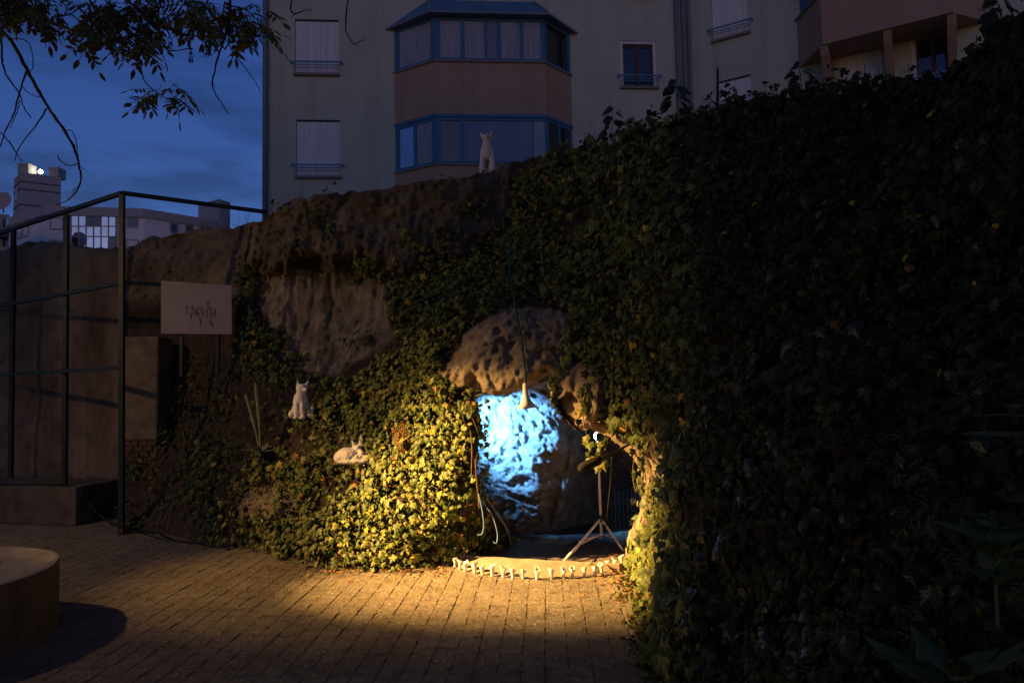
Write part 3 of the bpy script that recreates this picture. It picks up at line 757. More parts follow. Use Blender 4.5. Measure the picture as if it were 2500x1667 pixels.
# hanging flower on a long green stem
ft = at(1286, 997, 5.75); hr = empty('hanging_flower', ft)
q = MB(); ub = at(1283, 935, 5.75) - ft; L_ = ub.length
prof = [(.018, L_), (.020, L_ * .85), (.023, L_ * .65), (.030, L_ * .45), (.045, L_ * .27), (.064, L_ * .13), (.077, L_ * .03), (.068, 0), (.03, .03), (.01, .06)]
q.lathe(prof[::-1], 20, M=Matrix.Rotation(-.05, 4, 'Y'), wob=lambda j, a: 1 + (.26 * math.sin(3 * a + 1.1) + .12 * math.sin(5 * a)) * max(0, (j - 0) < 5) * (1 - abs(j - 2) / 5 if j < 6 else 0))
fl_o = q.build('blossom', M['plaster'], hr, True)
pts = spline([ft + ub * .9, at(1279, 880, 5.78), at(1268, 800, 5.9), at(1255, 730, 6.15), at(1246, 670, 6.5), at(1243, 618, 6.9), at(1238, 560, 7.4)], 5)
wpart(MB().tube(pts, .0105, 6), 'stem', M['stem_green'], hr, True)
tag(hr, 'large white plaster trumpet flower hanging upside down on a long green stem', 'sculpture')

# ================================================================== plaster foxes
def blob(name, parts_, mat, voxel=.012, rough=.004, seed=1):
    bm = bmesh.new()
    for kind, c_, r__, rot in parts_:
        Mx = Matrix.Translation(c_) @ Euler(rot).to_matrix().to_4x4() @ Matrix.Diagonal((*r__, 1))
        if kind == 'e': bmesh.ops.create_uvsphere(bm, u_segments=20, v_segments=12, radius=1, matrix=Mx)
        else: bmesh.ops.create_cone(bm, cap_ends=True, segments=10, radius1=1, radius2=.06, depth=2, matrix=Mx)
    me = bpy.data.meshes.new(name); bm.to_mesh(me); bm.free()
    t = bpy.data.objects.new('tmp', me); COL.objects.link(t)
    r_m = t.modifiers.new('r', 'REMESH'); r_m.mode = 'VOXEL'; r_m.voxel_size = voxel
    s_m = t.modifiers.new('s', 'SMOOTH'); s_m.iterations = 3; s_m.factor = .5
    bpy.context.view_layer.update(); dg = bpy.context.evaluated_depsgraph_get()
    out = bpy.data.meshes.new_from_object(t.evaluated_get(dg)); bpy.data.objects.remove(t)
    co = np.empty(len(out.vertices) * 3, np.float32); out.vertices.foreach_get('co', co); co = co.reshape(-1, 3)
    nn = np.empty_like(co).ravel(); out.vertices.foreach_get('normal', nn); nn = nn.reshape(-1, 3)
    co = co + nn * (rough * fbm(co * 60, 2, seed) + rough * 1.2 * fbm(co * 22, 2, seed + 3))[:, None]
    out.vertices.foreach_set('co', co.astype(np.float32).ravel()); out.materials.clear(); out.materials.append(mat)
    out.polygons.foreach_set('use_smooth', [True] * len(out.polygons)); out.name = name; out.update()
    return out
V_ = Vector
sit = [('e', (0, .05, .10), (.105, .12, .10), (0, 0, 0)), ('e', (-.005, .02, .18), (.085, .09, .12), (.12, 0, 0)), ('e', (.005, -.005, .27), (.055, .06, .07), (0, 0, 0)),
       ('e', (.012, -.015, .325), (.062, .062, .055), (0, 0, 0)), ('e', (.045, -.055, .315), (.026, .05, .024), (0, 0, .6)),
       ('c', (-.032, -.005, .392), (.030, .017, .046), (0, -.22, .2)), ('c', (.066, .0, .388), (.030, .017, .048), (0, .35, -.2)),
       ('e', (-.035, -.06, .09), (.028, .032, .095), (0, 0, 0)), ('e', (.025, -.06, .09), (.028, .032, .095), (0, 0, 0)), ('e', (-.04, -.085, .015), (.032, .045, .02), (0, 0, 0)), ('e', (.03, -.085, .015), (.032, .045, .02), (0, 0, 0)),
       ('e', (-.095, .0, .05), (.035, .075, .05), (0, 0, 0)), ('e', (.10, .0, .05), (.04, .08, .05), (0, 0, 0)), ('e', (.115, -.03, .075), (.03, .05, .065), (0, .3, 0))]
lie = [('e', (-.045, .0, .075), (.13, .10, .085), (0, 0, .1)), ('e', (-.11, .0, .065), (.075, .085, .068), (0, 0, 0)), ('e', (.045, -.03, .055), (.12, .06, .05), (0, 0, 0)), ('e', (.14, -.035, .06), (.065, .045, .036), (0, .1, 0)), ('e', (.02, -.07, .03), (.15, .035, .032), (0, 0, 0)),
       ('e', (.045, .0, .135), (.05, .048, .05), (0, 0, 0)), ('e', (.085, -.035, .115), (.05, .028, .026), (0, .35, -.7)),
       ('c', (-.002, .005, .215), (.030, .017, .062), (0, -.45, .2)), ('c', (.078, .005, .245), (.030, .017, .072), (0, .06, -.2))]
stand = [('e', (0, .15, .24), (.085, .17, .085), (0, 0, 0)), ('e', (0, .02, .24), (.088, .08, .10), (0, 0, 0)), ('e', (0, -.01, .325), (.055, .055, .085), (.1, 0, 0)), ('e', (0, -.03, .40), (.062, .058, .05), (0, 0, 0)), ('e', (0, -.085, .405), (.028, .055, .026), (-.25, 0, 0)),
         ('c', (-.066, -.01, .452), (.038, .018, .050), (0, -.75, 0)), ('c', (.056, -.01, .472), (.034, .018, .054), (0, .42, 0)),
         ('e', (-.062, .0, .10), (.034, .038, .15), (0, .05, 0)), ('e', (.062, .0, .11), (.034, .038, .15), (0, -.05, 0)), ('e', (-.064, -.02, .0), (.036, .05, .03), (0, 0, 0)), ('e', (.064, -.02, .0), (.036, .05, .03), (0, 0, 0)),
         ('e', (-.06, .27, .1), (.036, .042, .14), (0, 0, 0)), ('e', (.06, .27, .1), (.036, .042, .14), (0, 0, 0)), ('e', (0, .36, .2), (.035, .09, .04), (.8, 0, 0))]
def fox(name, parts_, px, py, Y, rz, sc, label, seed):
    o = link(bpy.data.objects.new(name, blob(name, parts_, M['plaster'], .008, .003, seed)))
    o.location = at(px, py, Y); o.rotation_euler = (0, 0, rz); o.scale = (sc,) * 3
    tag(o, label, 'sculpture', 'white plaster foxes'); return o
fox('fox_sculpture', sit, 735, 1022, hp(740, 1022).y - .13, R(8), 1.0, 'white plaster fox sitting upright on the dark bank', 3)
fox('fox_sculpture', lie, 862, 1132, hp(862, 1135).y - .14, R(0), 1.02, 'white plaster fox lying curled with pricked ears on the ivy bank', 4)
fox('fox_sculpture', stand, 1190, 416, hp(1190, 428).y + .2, R(4), .98, 'white plaster fox standing on top of the bank before the apartment windows', 5)

# ================================================================== lamp on its tripod inside the grotto
tb = Vector((at(1465, 1200, 6.75).x, 6.75, 0)); ls = empty('lamp_stand', tb)
hd = at(1459, 1064, 6.6)
wpart(MB().tube([Vector((tb.x, 6.75, .10)), Vector((tb.x - .005, 6.75, .62)), Vector((hd.x, hd.y, hd.z - .05))], [.015, .013, .010], 8), 'pole', M['alu'], ls, True)
hubz = at(1463, 1265, 6.75).z
for fx, fy, w_ in ((1372, 1372, 6.2), (1398, 1362, 6.55), (1522, 1335, 6.6)):
    ft_ = Vector((at(fx, fy, w_).x, w_, .012)); hb = Vector((tb.x, 6.75, hubz))
    wpart(MB().bar(hb, ft_, .018, .012), 'leg', M['alu'], ls)
    wpart(MB().bar(Vector((tb.x, 6.75, .14)), hb.lerp(ft_, .62), .012, .010), 'brace', M['alu'], ls)
wpart(MB().tube([Vector((tb.x, 6.75, hubz - .03)), Vector((tb.x, 6.75, hubz + .03))], .024, 10), 'hub', M['dark_metal'], ls)
aim = Vector((at(1185, 1060, 6.85).x, 6.95, at(1185, 1050, 6.85).z + .12)); ad = (aim - hd).normalized()
qt = ad.to_track_quat('Z', 'Y'); Mh = qt.to_matrix()
head = wpart(MB().box(hd - ad * .02, (.11, .075, .045), M=Mh), 'lamp_head', M['dark_metal'], ls)
wpart(MB().lathe([(.040, .003), (.037, .016), (.026, .028), (.010, .036)], 14, M=Matrix.Translation(hd) @ Mh.to_4x4()), 'lamp_lens', M['led'], head, True)
tag(ls, 'grey tripod stand holding a small bright lamp inside the grotto', 'lamp')
gl = at(1137, 1030, 6.74); gt = at(1290, 1065, 7.12); gd = (gt - gl).normalized()
gf = empty('grotto_floodlight', gl); Mg = gd.to_track_quat('Z', 'Y').to_matrix()
fh = wpart(MB().box(gl - gd * .05, (.10, .07, .04), M=Mg), 'housing', M['dark_metal'], gf)
wpart(MB().box(gl - gd * .027, (.085, .055, .004), M=Mg), 'lens', M['led'], fh)
wpart(MB().bar(gl - gd * .05, gl - gd * .05 + Vector((-.03, .02, .25)), .015), 'bracket', M['dark_metal'], gf)
tag(gf, 'small blue floodlight tucked behind the left jamb of the grotto', 'lamp')
light('grotto_lamp', 'SPOT', gl, 760, (.13, .43, 1.0), at(1235, 1045, 7.18), spot_size=R(96), spot_blend=.9, shadow_soft_size=.025)

# ---- microphone on a boom stand at the right of the mouth
ms = empty('microphone_stand', ground(1606, 1342))
g0 = ground(1606, 1342); tp = at(1586, 1075, g0.y)
wpart(MB().tube([g0 + Vector((0, 0, .0)), tp + Vector((0, 0, .02))], [.013, .011], 8), 'pole', M['dark_metal'], ms, True)
for ang in (.4, 2.5, 4.6):
    wpart(MB().tube([g0 + Vector((0, 0, .2)), g0 + Vector((.3 * math.cos(ang), .3 * math.sin(ang), .012))], .008, 6), 'leg', M['dark_metal'], ms, True)
b1, b2 = at(1662, 1022, g0.y - .12), at(1462, 1122, 5.3)
wpart(MB().tube([b1, b1.lerp(b2, .45), b2], [.008, .010, .009], 8), 'boom', M['dark_metal'], ms, True)
wpart(MB().tube([tp + Vector((-.02, 0, -.01)), tp + Vector((.03, 0, .04))], .02, 8), 'clamp', M['dark_metal'], ms)
bd = (at(1412, 1146, 5.25) - b2).normalized(); w0 = b2 - bd * .02
mic = wpart(MB().tube([w0, w0 + bd * .012, w0 + bd * .06, w0 + bd * .15, w0 + bd * .19, w0 + bd * .205], [.022, .036, .038, .036, .028, .008], 14), 'windscreen', M['foam'], ms, True)
tag(ms, 'black microphone stand with a foam covered microphone reaching across the grotto mouth', 'microphone')
pts = spline([at(1493, 1115, 5.9), at(1492, 1160, 6.3), at(1486, 1220, 6.4), at(1478, 1290, 6.5), ground(1466, 1345, .02), ground(1440, 1380, .012)], 6)
o = MB().tube(pts, .006, 6).build('lamp_cable', M['wire'], smooth=True); tag(o, 'thin cable hanging from the lamp down to the grotto floor', 'cable')
o = MB().tube(spline([ground(1440, 1318, .01), ground(1400, 1326, .01), ground(1378, 1342, .01), ground(1384, 1362, .01)], 6), .007, 6).build('floor_cable', M['wire'], smooth=True)
tag(o, 'short black cable lying on the grotto floor left of the tripod', 'cable')
o = MB().tube(spline([at(1168, 1205, 6.15), at(1178, 1250, 6.12), at(1181, 1285, 6.1), at(1176, 1303, 6.1), at(1165, 1305, 6.1)], 6), .005, 6).build('loop_cable', M['wire_blue'], smooth=True)
tag(o, 'pale cable looping down the left jamb of the grotto', 'cable')
o = MB().tube(spline([at(1172, 1220, 6.2), at(1200, 1255, 6.2), at(1214, 1300, 6.18), at(1212, 1325, 6.15), at(1205, 1322, 6.15)], 6), .005, 6).build('loop_cable', M['wire_blue'], smooth=True)
tag(o, 'second pale cable looping lower beside the jamb rock of the grotto', 'cable')
# dark wire grille at the back right
gr = empty('wire_grille', at(1535, 1290, 7.35)); q0, q1 = at(1500, 1175, 7.35), at(1575, 1290, 7.35)
for i in range(8):
    x = q0.x + (q1.x - q0.x) * i / 7; wpart(MB().tube([(x, 7.35, q1.z - .03), (x, 7.35, q0.z)], .003, 5), 'bar', M['dark_metal'], gr)
for i in range(9):
    z = q1.z + (q0.z - q1.z) * i / 8; wpart(MB().tube([(q0.x, 7.344, z), (q1.x, 7.344, z)], .003, 5), 'bar', M['dark_metal'], gr)
tag(gr, 'dark wire grille in the black corner behind the tripod', 'grille')

# ================================================================== ivy
def leaf_template(i, big=False):
    rr = random.Random(900 + i)
    # five-lobed ivy leaf in the xy plane, stalk at origin, tip towards -y
    o_ = [(0, 0), (.22, .10), (.46, .02), (.34, -.22), (.50, -.46), (.24, -.52), (0, -1.0), (-.24, -.52), (-.50, -.46), (-.34, -.22), (-.46, .02), (-.22, .10)]
    if big: o_ = [(0, 0), (.20, .08), (.40, -.08), (.42, -.30), (.36, -.5), (.2, -.72), (0, -1.0), (-.2, -.72), (-.36, -.5), (-.42, -.30), (-.40, -.08), (-.20, .08)]
    v = [(0, -.36, .05)] + [(x * rr.uniform(.9, 1.1), y * rr.uniform(.92, 1.08), -.16 * abs(x) - .10 * y * y + rr.uniform(-.03, .03)) for x, y in o_]
    f = [(0, 1 + j, 1 + (j + 1) % 12) for j in range(12)]
    return np.array(v), np.array(f)
LT = [leaf_template(i) for i in range(5)]; LB = [leaf_template(i, True) for i in range(5, 8)]
LM = []
for v, f in LT: LM.append(me_np('ivy_leaf', v, f, M['leaf1'], False))
LMB = []
for v, f in LB: LMB.append(me_np('ivy_leaf', v, f, M['leaf_old'], False))
LMO = [me_np('ivy_leaf', v, f, M['leaf_old'], False) for v, f in LT]

EDGE_SKIP = 0
t1 = np.concatenate([hq[:, [0, 1, 2]], hq[:, [0, 2, 3]]])
pa, pb, pcc = Vall[t1[:, 0]], Vall[t1[:, 1]], Vall[t1[:, 2]]
nrmT = np.cross(pb - pa, pcc - pa); area = np.linalg.norm(nrmT, axis=1) / 2
nrmT = nrmT / np.maximum(np.linalg.norm(nrmT, axis=1), 1e-9)[:, None]
LITP = [(640, 1300), (665, 1230), (705, 1170), (760, 1110), (830, 1060), (900, 1000), (985, 920), (1075, 880), (1120, 940), (1172, 960), (1172, 1190), (1190, 1240), (1175, 1345), (1120, 1358), (1060, 1378), (1000, 1390), (900, 1392), (790, 1384), (740, 1376), (700, 1360)]
MIDP = [(835, 655), (900, 645), (960, 680), (1015, 690), (1025, 645), (1150, 640), (1190, 600), (1250, 585), (1262, 440), (1420, 340), (1440, 900), (1400, 850), (1410, 800), (1395, 760), (1345, 742), (1300, 738), (1240, 750), (1150, 800), (1090, 860), (1075, 915), (960, 960), (880, 960), (905, 910), (965, 850), (975, 800), (940, 690), (880, 650)]
STRIP = [(590, 650), (632, 650), (640, 800), (700, 810), (706, 890), (750, 930), (750, 990), (640, 930), (605, 900), (580, 780)]
HANGP = [(1375, 800), (1420, 800), (1440, 890), (1400, 880), (1385, 860)]
def ivy_density(x, y):
    d = np.zeros(x.shape)
    d = np.maximum(d, 1.25 * (inside(x, y, LITP)))
    d = np.maximum(d, .95 * inside(x, y, MIDP)); d = np.maximum(d, .85 * inside(x, y, STRIP)); d = np.maximum(d, .8 * inside(x, y, HANGP))
    right = (x > 1420)
    d = np.where(right, 1.0, d)
    slope = (x > 480) & (x < 760) & (y > 1100) & (y < 1345)
    d = np.maximum(d, np.where(slope, .25 + .3 * sstep(560, 740, x), 0))
    slope2 = (x > 760) & (x < 1000) & (y > 930) & (y < 1130); d = np.maximum(d, np.where(slope2, .5, 0))
    lowl = (x > 300) & (x < 600) & (y > 1060); d = np.maximum(d, np.where(lowl, .13, 0)); hi_ = (x > 400) & (x < 780) & (y > 860) & (y <= 1100); d = np.maximum(d, np.where(hi_, .07, 0))
    palr = inside(x, y, PALE) & (x > 800); d = np.maximum(d, np.where(palr, np.clip(fbm(np.stack([x / 38, y / 38, 0 * x], -1), 3, 48) - .3, 0, .4), 0))
    nb_ = fbm(np.stack([x / 60, y / 60, 0 * x], -1), 3, 21); n2_ = fbm(np.stack([x / 20, y / 20, 0 * x], -1), 2, 23)
    d = d * np.clip(.85 + .8 * nb_, .12, 1.4) * np.clip(.85 + 1.1 * n2_, .1, 1.5)
    d = np.where((x > 1480) & (x < 1640) & (y > 1040) & (y < 1420), d * sstep(2, 45, -sdist(x, y, MOUTH)), d)
    capd = inside(x, y, CAP) & ~inside(x, y, MIDP); d = np.where(capd, np.clip(fbm(np.stack([x / 45, y / 30, 0 * x], -1), 3, 44) - .42, 0, .5), d)
    d = np.where((np.abs(x - 1457) < 30) & (np.abs(y - 1058) < 34), 0, d)
    for b_ in BARE: d = np.where(sdist(x, y, b_) > -4, d * .06, d)
    d = np.where(inside(x, y, ARCH) & ~inside(x, y, HANGP), d * .03, d)
    d = np.where(sdist(x, y, JAMB) > 6, .12, d)
    d = np.where(sdist(x, y, BOULDER) > 0, d * .15, d)
    return d
def sample_ivy(n, seed):
    r = np.random.default_rng(seed)
    t = r.choice(len(t1), n, p=area / area.sum()); u = r.random((n, 2)); fl_ = u.sum(1) > 1; u[fl_] = 1 - u[fl_]
    P = pa[t] + (pb[t] - pa[t]) * u[:, :1] + (pcc[t] - pa[t]) * u[:, 1:]
    return P, nrmT[t], r
tot = area.sum()
P, Nn, r = sample_ivy(int(tot * 2300), 3)
x_, y_, w_ = proj(P)
keep = (r.random(len(P)) < ivy_density(x_, y_)) & (x_ > 250) & (x_ < 2580) & (y_ < 1760) & (y_ > -60) & (P[:, 2] > -.02)
# farther right the leaves are larger and fewer
keep &= r.random(len(P)) < np.clip(1.05 - (x_ - 1500) / 3200, .7, 1)
P, Nn, x_, y_, w_ = P[keep], Nn[keep], x_[keep], y_[keep], w_[keep]
n = len(P)
size = r.uniform(.028, .068, n) * np.where(x_ > 1400, np.interp(x_, [1400, 1600, 2400], [1.2, 1.05, .8]), 1.0)
size *= np.exp(r.normal(0, .22, n))
lift_k = np.where((x_ > 1470) & (x_ < 1650) & (y_ > 1040), .4, 1.0)
lift = r.random(n) ** 1.2 * np.where(inside(x_, y_, LITP), .15, .16) * lift_k + .004
toCam = (C0 - P); toCam /= np.linalg.norm(toCam, axis=1)[:, None]
Nn = np.where(((Nn * toCam).sum(1) < 0)[:, None], -Nn, Nn)
nv = Nn * .75 + toCam * .35 + np.array([-.25, 0, .25]) + r.normal(0, .42, (n, 3)); nv /= np.linalg.norm(nv, axis=1)[:, None]
up = np.array([0, 0, 1.0]) + r.normal(0, .55, (n, 3)); yv = up - nv * (up * nv).sum(1)[:, None]; yv /= np.linalg.norm(yv, axis=1)[:, None]
xv = np.cross(yv, nv)
base = P + Nn * lift[:, None] + toCam * (lift * .3)[:, None] + yv * (size * .4)[:, None]
zone = np.where(inside(x_, y_, LITP) | ((x_ < 1000) & (y_ > 930)), 0, np.where((x_ < 1420), 1, np.where(x_ < 1720, 2, 3)))
pal = np.array([(.040, .060, .013), (.066, .092, .019), (.098, .122, .025), (.135, .152, .032), (.18, .18, .042), (.42, .29, .03), (.22, .10, .03)])
pw = np.array([.24, .28, .22, .13, .08, .022, .028])
ci = r.choice(len(pal), n, p=pw / pw.sum()); ci = np.where((ci >= 5) & (x_ > 1640) & (r.random(n) < .85), 1, ci); colr = pal[ci] * r.uniform(.75, 1.25, (n, 1))
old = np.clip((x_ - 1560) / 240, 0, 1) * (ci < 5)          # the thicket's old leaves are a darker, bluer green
colr = colr * (1 - .68 * old)[:, None] * np.interp(x_, [500, 720], [.5, 1])[:, None]  # leaves on the left slope darkened in colour for the dim light there
names = [('ivy', 'sunny yellow green ivy', None)] * 4
labels = ['dense ivy lit yellow by the lamp on the bank left of the grotto mouth', 'dim ivy between the dripping ledge and the grotto arch', 'ivy hanging over the right jamb of the grotto', 'huge almost black flowering ivy thicket filling the right side']
ivy_root = []
lim = [300, 150, 200, 150]
for z in range(4):
    sel = np.where(zone == z)[0]
    root = empty('ivy', Vector(P[sel].mean(0)) * Vector((1, 1, 0)) if False else Vector((float(P[sel, 0].mean()), float(P[sel, 1].mean()), 0)))
    tag(root, labels[z], 'ivy'); ivy_root.append(root)
    score = size[sel] / w_[sel] * (.6 + lift[sel] * 8) * ((x_[sel] < 2490) & (y_[sel] < 1660))
    order = sel[np.argsort(-score)]
    big, rest = order[:lim[z]], order[lim[z]:]
    for q in big:
        s_ = float(size[q]); Mx = Matrix(((xv[q][0] * s_, yv[q][0] * s_, nv[q][0] * s_, base[q][0]), (xv[q][1] * s_, yv[q][1] * s_, nv[q][1] * s_, base[q][1]), (xv[q][2] * s_, yv[q][2] * s_, nv[q][2] * s_, base[q][2]), (0, 0, 0, 1)))
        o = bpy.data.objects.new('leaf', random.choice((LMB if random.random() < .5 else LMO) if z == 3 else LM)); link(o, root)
        o.matrix_basis = Matrix.Translation(-root.location) @ Mx
    # joined remainder
    Vs, Fs, Cs = [], [], []; cnt = 0
    ti = r.integers(0, 5, len(rest))
    TPL = LT
    for t in range(5):
        s_ = rest[ti == t]
        tv_, tf_ = (LB[t % 3] if (z == 3 and t > 2) else LT[t])
        vv = base[s_][:, None] + size[s_][:, None, None] * (tv_[None, :, 0:1] * xv[s_][:, None] + tv_[None, :, 1:2] * yv[s_][:, None] + tv_[None, :, 2:3] * nv[s_][:, None])
        Vs.append(vv.reshape(-1, 3)); Fs.append((tf_[None] + (np.arange(len(s_)) * len(tv_))[:, None, None]).reshape(-1, 3) + cnt); Cs.append(np.repeat(colr[s_], len(tv_), 0)); cnt += len(s_) * len(tv_)
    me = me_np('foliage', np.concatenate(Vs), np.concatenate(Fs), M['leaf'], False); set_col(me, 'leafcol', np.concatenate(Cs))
    o = link(bpy.data.objects.new('foliage', me), root); o.location = -root.location; o['kind'] = 'stuff'
print('ivy leaves', n)

def put_leaf(parent, p, s_, nvec, tip, mesh):
    """single leaf; tip = direction of the tip"""
    nvec = Vector(nvec).normalized(); yv_ = -(Vector(tip) - nvec * Vector(tip).dot(nvec)).normalized(); xv_ = yv_.cross(nvec)
    o = link(bpy.data.objects.new('leaf', mesh), parent)
    Mx = Matrix((xv_ * s_, yv_ * s_, nvec * s_)).transposed().to_4x4(); Mx.translation = Vector(p) - parent.location
    o.matrix_basis = Mx; return o
# trailing sprays hanging in front of the mouth
SPR = [([(1405, 835), (1378, 872), (1358, 905), (1348, 945), (1350, 985)], 5.75, 16, .075), ([(1440, 880), (1425, 940), (1422, 1000), (1432, 1060), (1446, 1120)], 5.7, 18, .085), ([(1500, 1010), (1480, 1060), (1466, 1100), (1462, 1140)], 5.65, 14, .085),
       ([(1560, 1070), (1548, 1120), (1545, 1165), (1552, 1200)], 5.5, 12, .075), ([(1330, 838), (1345, 850), (1372, 842), (1395, 825)], 6.0, 10, .05), ([(1590, 1180), (1578, 1250), (1580, 1310), (1570, 1340)], 5.4, 16, .075), ([(1610, 1250), (1600, 1300), (1595, 1350)], 5.2, 12, .085)]
for pts, Yd, k_, sz in SPR:
    sp = spline([at(a_[0], a_[1], Yd + .1) for a_ in pts], 6)
    wpart(MB().tube(sp, .003, 5), 'stem', M['twig'], ivy_root[2])
    for i in range(k_):
        p = sp[int((i + .5) / k_ * (len(sp) - 1))] + Vector((random.uniform(-.05, .05), random.uniform(-.09, 0), random.uniform(-.02, .02)))
        lx_, ly_, _w = proj(p)
        if abs(lx_ - 1457) < 26 and -14 < 1064 - ly_ < 44: continue
        put_leaf(ivy_root[2], p, sz * random.uniform(.7, 1.15), (random.uniform(-.9, .3), -1, random.uniform(-.1, .7)), (random.uniform(-.5, .5), random.uniform(-.3, .1), -1), random.choice(LM))
# dry stems among the lit ivy
q = MB()
for i in range(190):
    x = random.uniform(660, 1165); y = random.uniform(950, 1370)
    if not inside(np.array([x]), np.array([y]), LITP)[0]: continue
    p = hp(x, y, random.uniform(.05, .13)); d = Vector((random.gauss(0, .7), random.gauss(0, .2), random.gauss(0, .8))).normalized() * random.uniform(.08, .26)
    q.tube([p, p + d * .5 + Vector((0, -.01, random.uniform(-.02, .02))), p + d], [.003, .0025, .0015], 4)
o = q.build('dry_stems', M['twig'], ivy_root[0]); o.location = -ivy_root[0].location; o['kind'] = 'stuff'
# hanging bare runners at the left jamb
for a_ in ([(1160, 1120), (1163, 1170), (1170, 1240)], [(1148, 1050), (1152, 1100), (1150, 1160)]):
    wpart(MB().tube(spline([at(x, y, 6.05) for x, y in a_], 5), .004, 5), 'runner', M['twig'], ivy_root[0])
# flowering umbels on the dark thicket
q = MB()
um_v, um_f = [], []
def umbel(q, c_, rad, axis, k_=13):
    axis = Vector(axis).normalized(); t = axis.orthogonal().normalized(); b_ = axis.cross(t)
    for i in range(k_):
        ga = i * 2.399; zz = 1 - 1.35 * (i + .5) / k_; rr_ = math.sqrt(max(0, 1 - zz * zz))
        d = axis * zz + t * rr_ * math.cos(ga) + b_ * rr_ * math.sin(ga); e = c_ + d * rad
        s1 = d.orthogonal().normalized() * rad * .035; s2 = d.cross(s1).normalized() * rad * .035
        q.add([c_ - s1, c_ + s1, e + s1, e - s1], [(0, 1, 2, 3)])
        h_ = rad * .17; o1 = d.orthogonal().normalized() * h_; o2 = d.cross(o1).normalized() * h_
        q.add([e + d * h_, e - d * h_, e + o1, e - o1, e + o2, e - o2], [(0, 2, 4), (0, 4, 3), (0, 3, 5), (0, 5, 2), (1, 4, 2), (1, 3, 4), (1, 5, 3), (1, 2, 5)])
rightmask = np.where((zone == 3) | ((zone == 2) & (x_ > 1560)))[0]
hub = []
rr_ = np.random.default_rng(4)
for g_ in range(420):
    c_ = rightmask[rr_.integers(len(rightmask))]; ctr = Vector(P[c_]) + Vector(toCam[c_]) * rr_.uniform(.16, .26)
    for i in range(rr_.integers(3, 8)):
        cc_ = ctr + Vector(rr_.normal(0, .05, 3)); umbel(q, cc_, rr_.uniform(.013, .024), Vector(toCam[c_]) + Vector((0, 0, .8)))
        q.tube([cc_, ctr - Vector((0, 0, .06)) + Vector(Nn[c_]) * -.06], .0007, 3)
o = q.build('flower_heads', M['umbel'], ivy_root[3]); o.location = -ivy_root[3].location; o['kind'] = 'stuff'

# ivy shoots standing up against the building
SH = [(1490, 355, 275, 8, 'beside the small brown window'), (1650, 290, 205, 10, 'tall, in front of the drainpipes'), (1785, 275, 215, 9, 'in front of the lower white shutter'), (1742, 282, 250, 5, 'small, left of the lower white shutter'), (1950, 240, 168, 10, 'tall, under the corner of the red balcony'), (2090, 215, 178, 7, 'topped by flower heads, below the balcony brackets'), (2440, 150, 10, 14, 'largest, at the upper right corner')]
for bx, by, ty, k_, lb in SH:
    Yd = float(hillY(np.array([bx]), np.array([by]))[0]); b_ = at(bx, by + 25, Yd); t_ = at(bx + random.uniform(-12, 12), ty, Yd)
    sh = empty('ivy_shoot', b_); sp = spline([b_, b_.lerp(t_, .5) + Vector((random.uniform(-.03, .03), 0, 0)), t_], 5)
    wpart(MB().tube(sp, .004, 5), 'stem', M['stem_green'], sh)
    h_ = (t_ - b_).length
    for i in range(k_ * 2):
        f_ = .12 + .88 * (i / (k_ * 2 - 1)); p = sp[int(f_ * (len(sp) - 1))]; sd = -1 if i % 2 else 1; off_ = random.uniform(.02, .35) * h_ * (1.15 - f_) + .02
        pp = p + Vector((sd * off_, random.uniform(-.06, .02), random.uniform(-.01, .05)))
        put_leaf(sh, pp, min(.14, h_ * .30) * random.uniform(.6, 1.1), (sd * .5 + random.uniform(-.4, .4), -.7, random.uniform(.2, 1)), (sd * .8, -.1, -random.uniform(.2, .9)), random.choice(LMB))
    for i in range(3):
        qq = MB(); umbel(qq, t_ + Vector((random.uniform(-.5, .5) * h_ * .5, 0, -random.uniform(-.04, .3) * h_)), min(.03, .05 * h_ + .006), (0, -.3, 1)); wpart(qq, 'flower_head', M['umbel'], sh)
    tag(sh, f'upright ivy shoot against the building, {lb}', 'ivy')
# ================================================================== other plants
def wildplant(name, c_, nleaf, ls_, lw_, mat, label, cat='plant', droop=.3, up=.5, stalk=0, a0=0.0):
    root = empty(name, c_)
    q = MB(); m_ = 6; pf = [(0, 0), (.18, .35), (.4, .5), (.65, .42), (.85, .22), (1, 0)]
    vs = []
    for t, w__ in pf: vs += [(-w__ * lw_, -t * ls_, -.25 * t * t * ls_ * droop * 2 - .06 * w__ * ls_), (0, -t * ls_, -.25 * t * t * ls_ * droop * 2 + .03 * ls_), (w__ * lw_, -t * ls_, -.25 * t * t * ls_ * droop * 2 - .06 * w__ * ls_)]
    fs = []
    for t in range(m_ - 1):
        b_ = t * 3; fs += [(b_, b_ + 3, b_ + 4, b_ + 1), (b_ + 1, b_ + 4, b_ + 5, b_ + 2)]
    me = MB().add(vs, fs).mesh('leaf', mat, True)
    for i in range(nleaf):
        o = link(bpy.data.objects.new('leaf', me), root); a_ = a0 + i * 2.4 + random.uniform(-.2, .2); hgt = stalk * i / max(1, nleaf - 1)
        o.location = (0, 0, hgt); o.rotation_euler = (-(up * random.uniform(.5, 1.3)), random.uniform(-.2, .2), a_); s_ = random.uniform(.7, 1.1) * (1 - .35 * (i / nleaf if stalk else 0)); o.scale = (s_,) * 3
    if stalk: MB().tube([(0, 0, -.1), (.01, .01, stalk)], [.005, .0025], 6).build('stalk', mat, root)
    tag(root, label, cat); return root
mu = wildplant('mullein', hp(636, 1108, .15), 13, .20, .085, M['mullein'], 'grey green mullein with a leaf rosette and two tall spikes on the dark bank', droop=.5, up=.7)
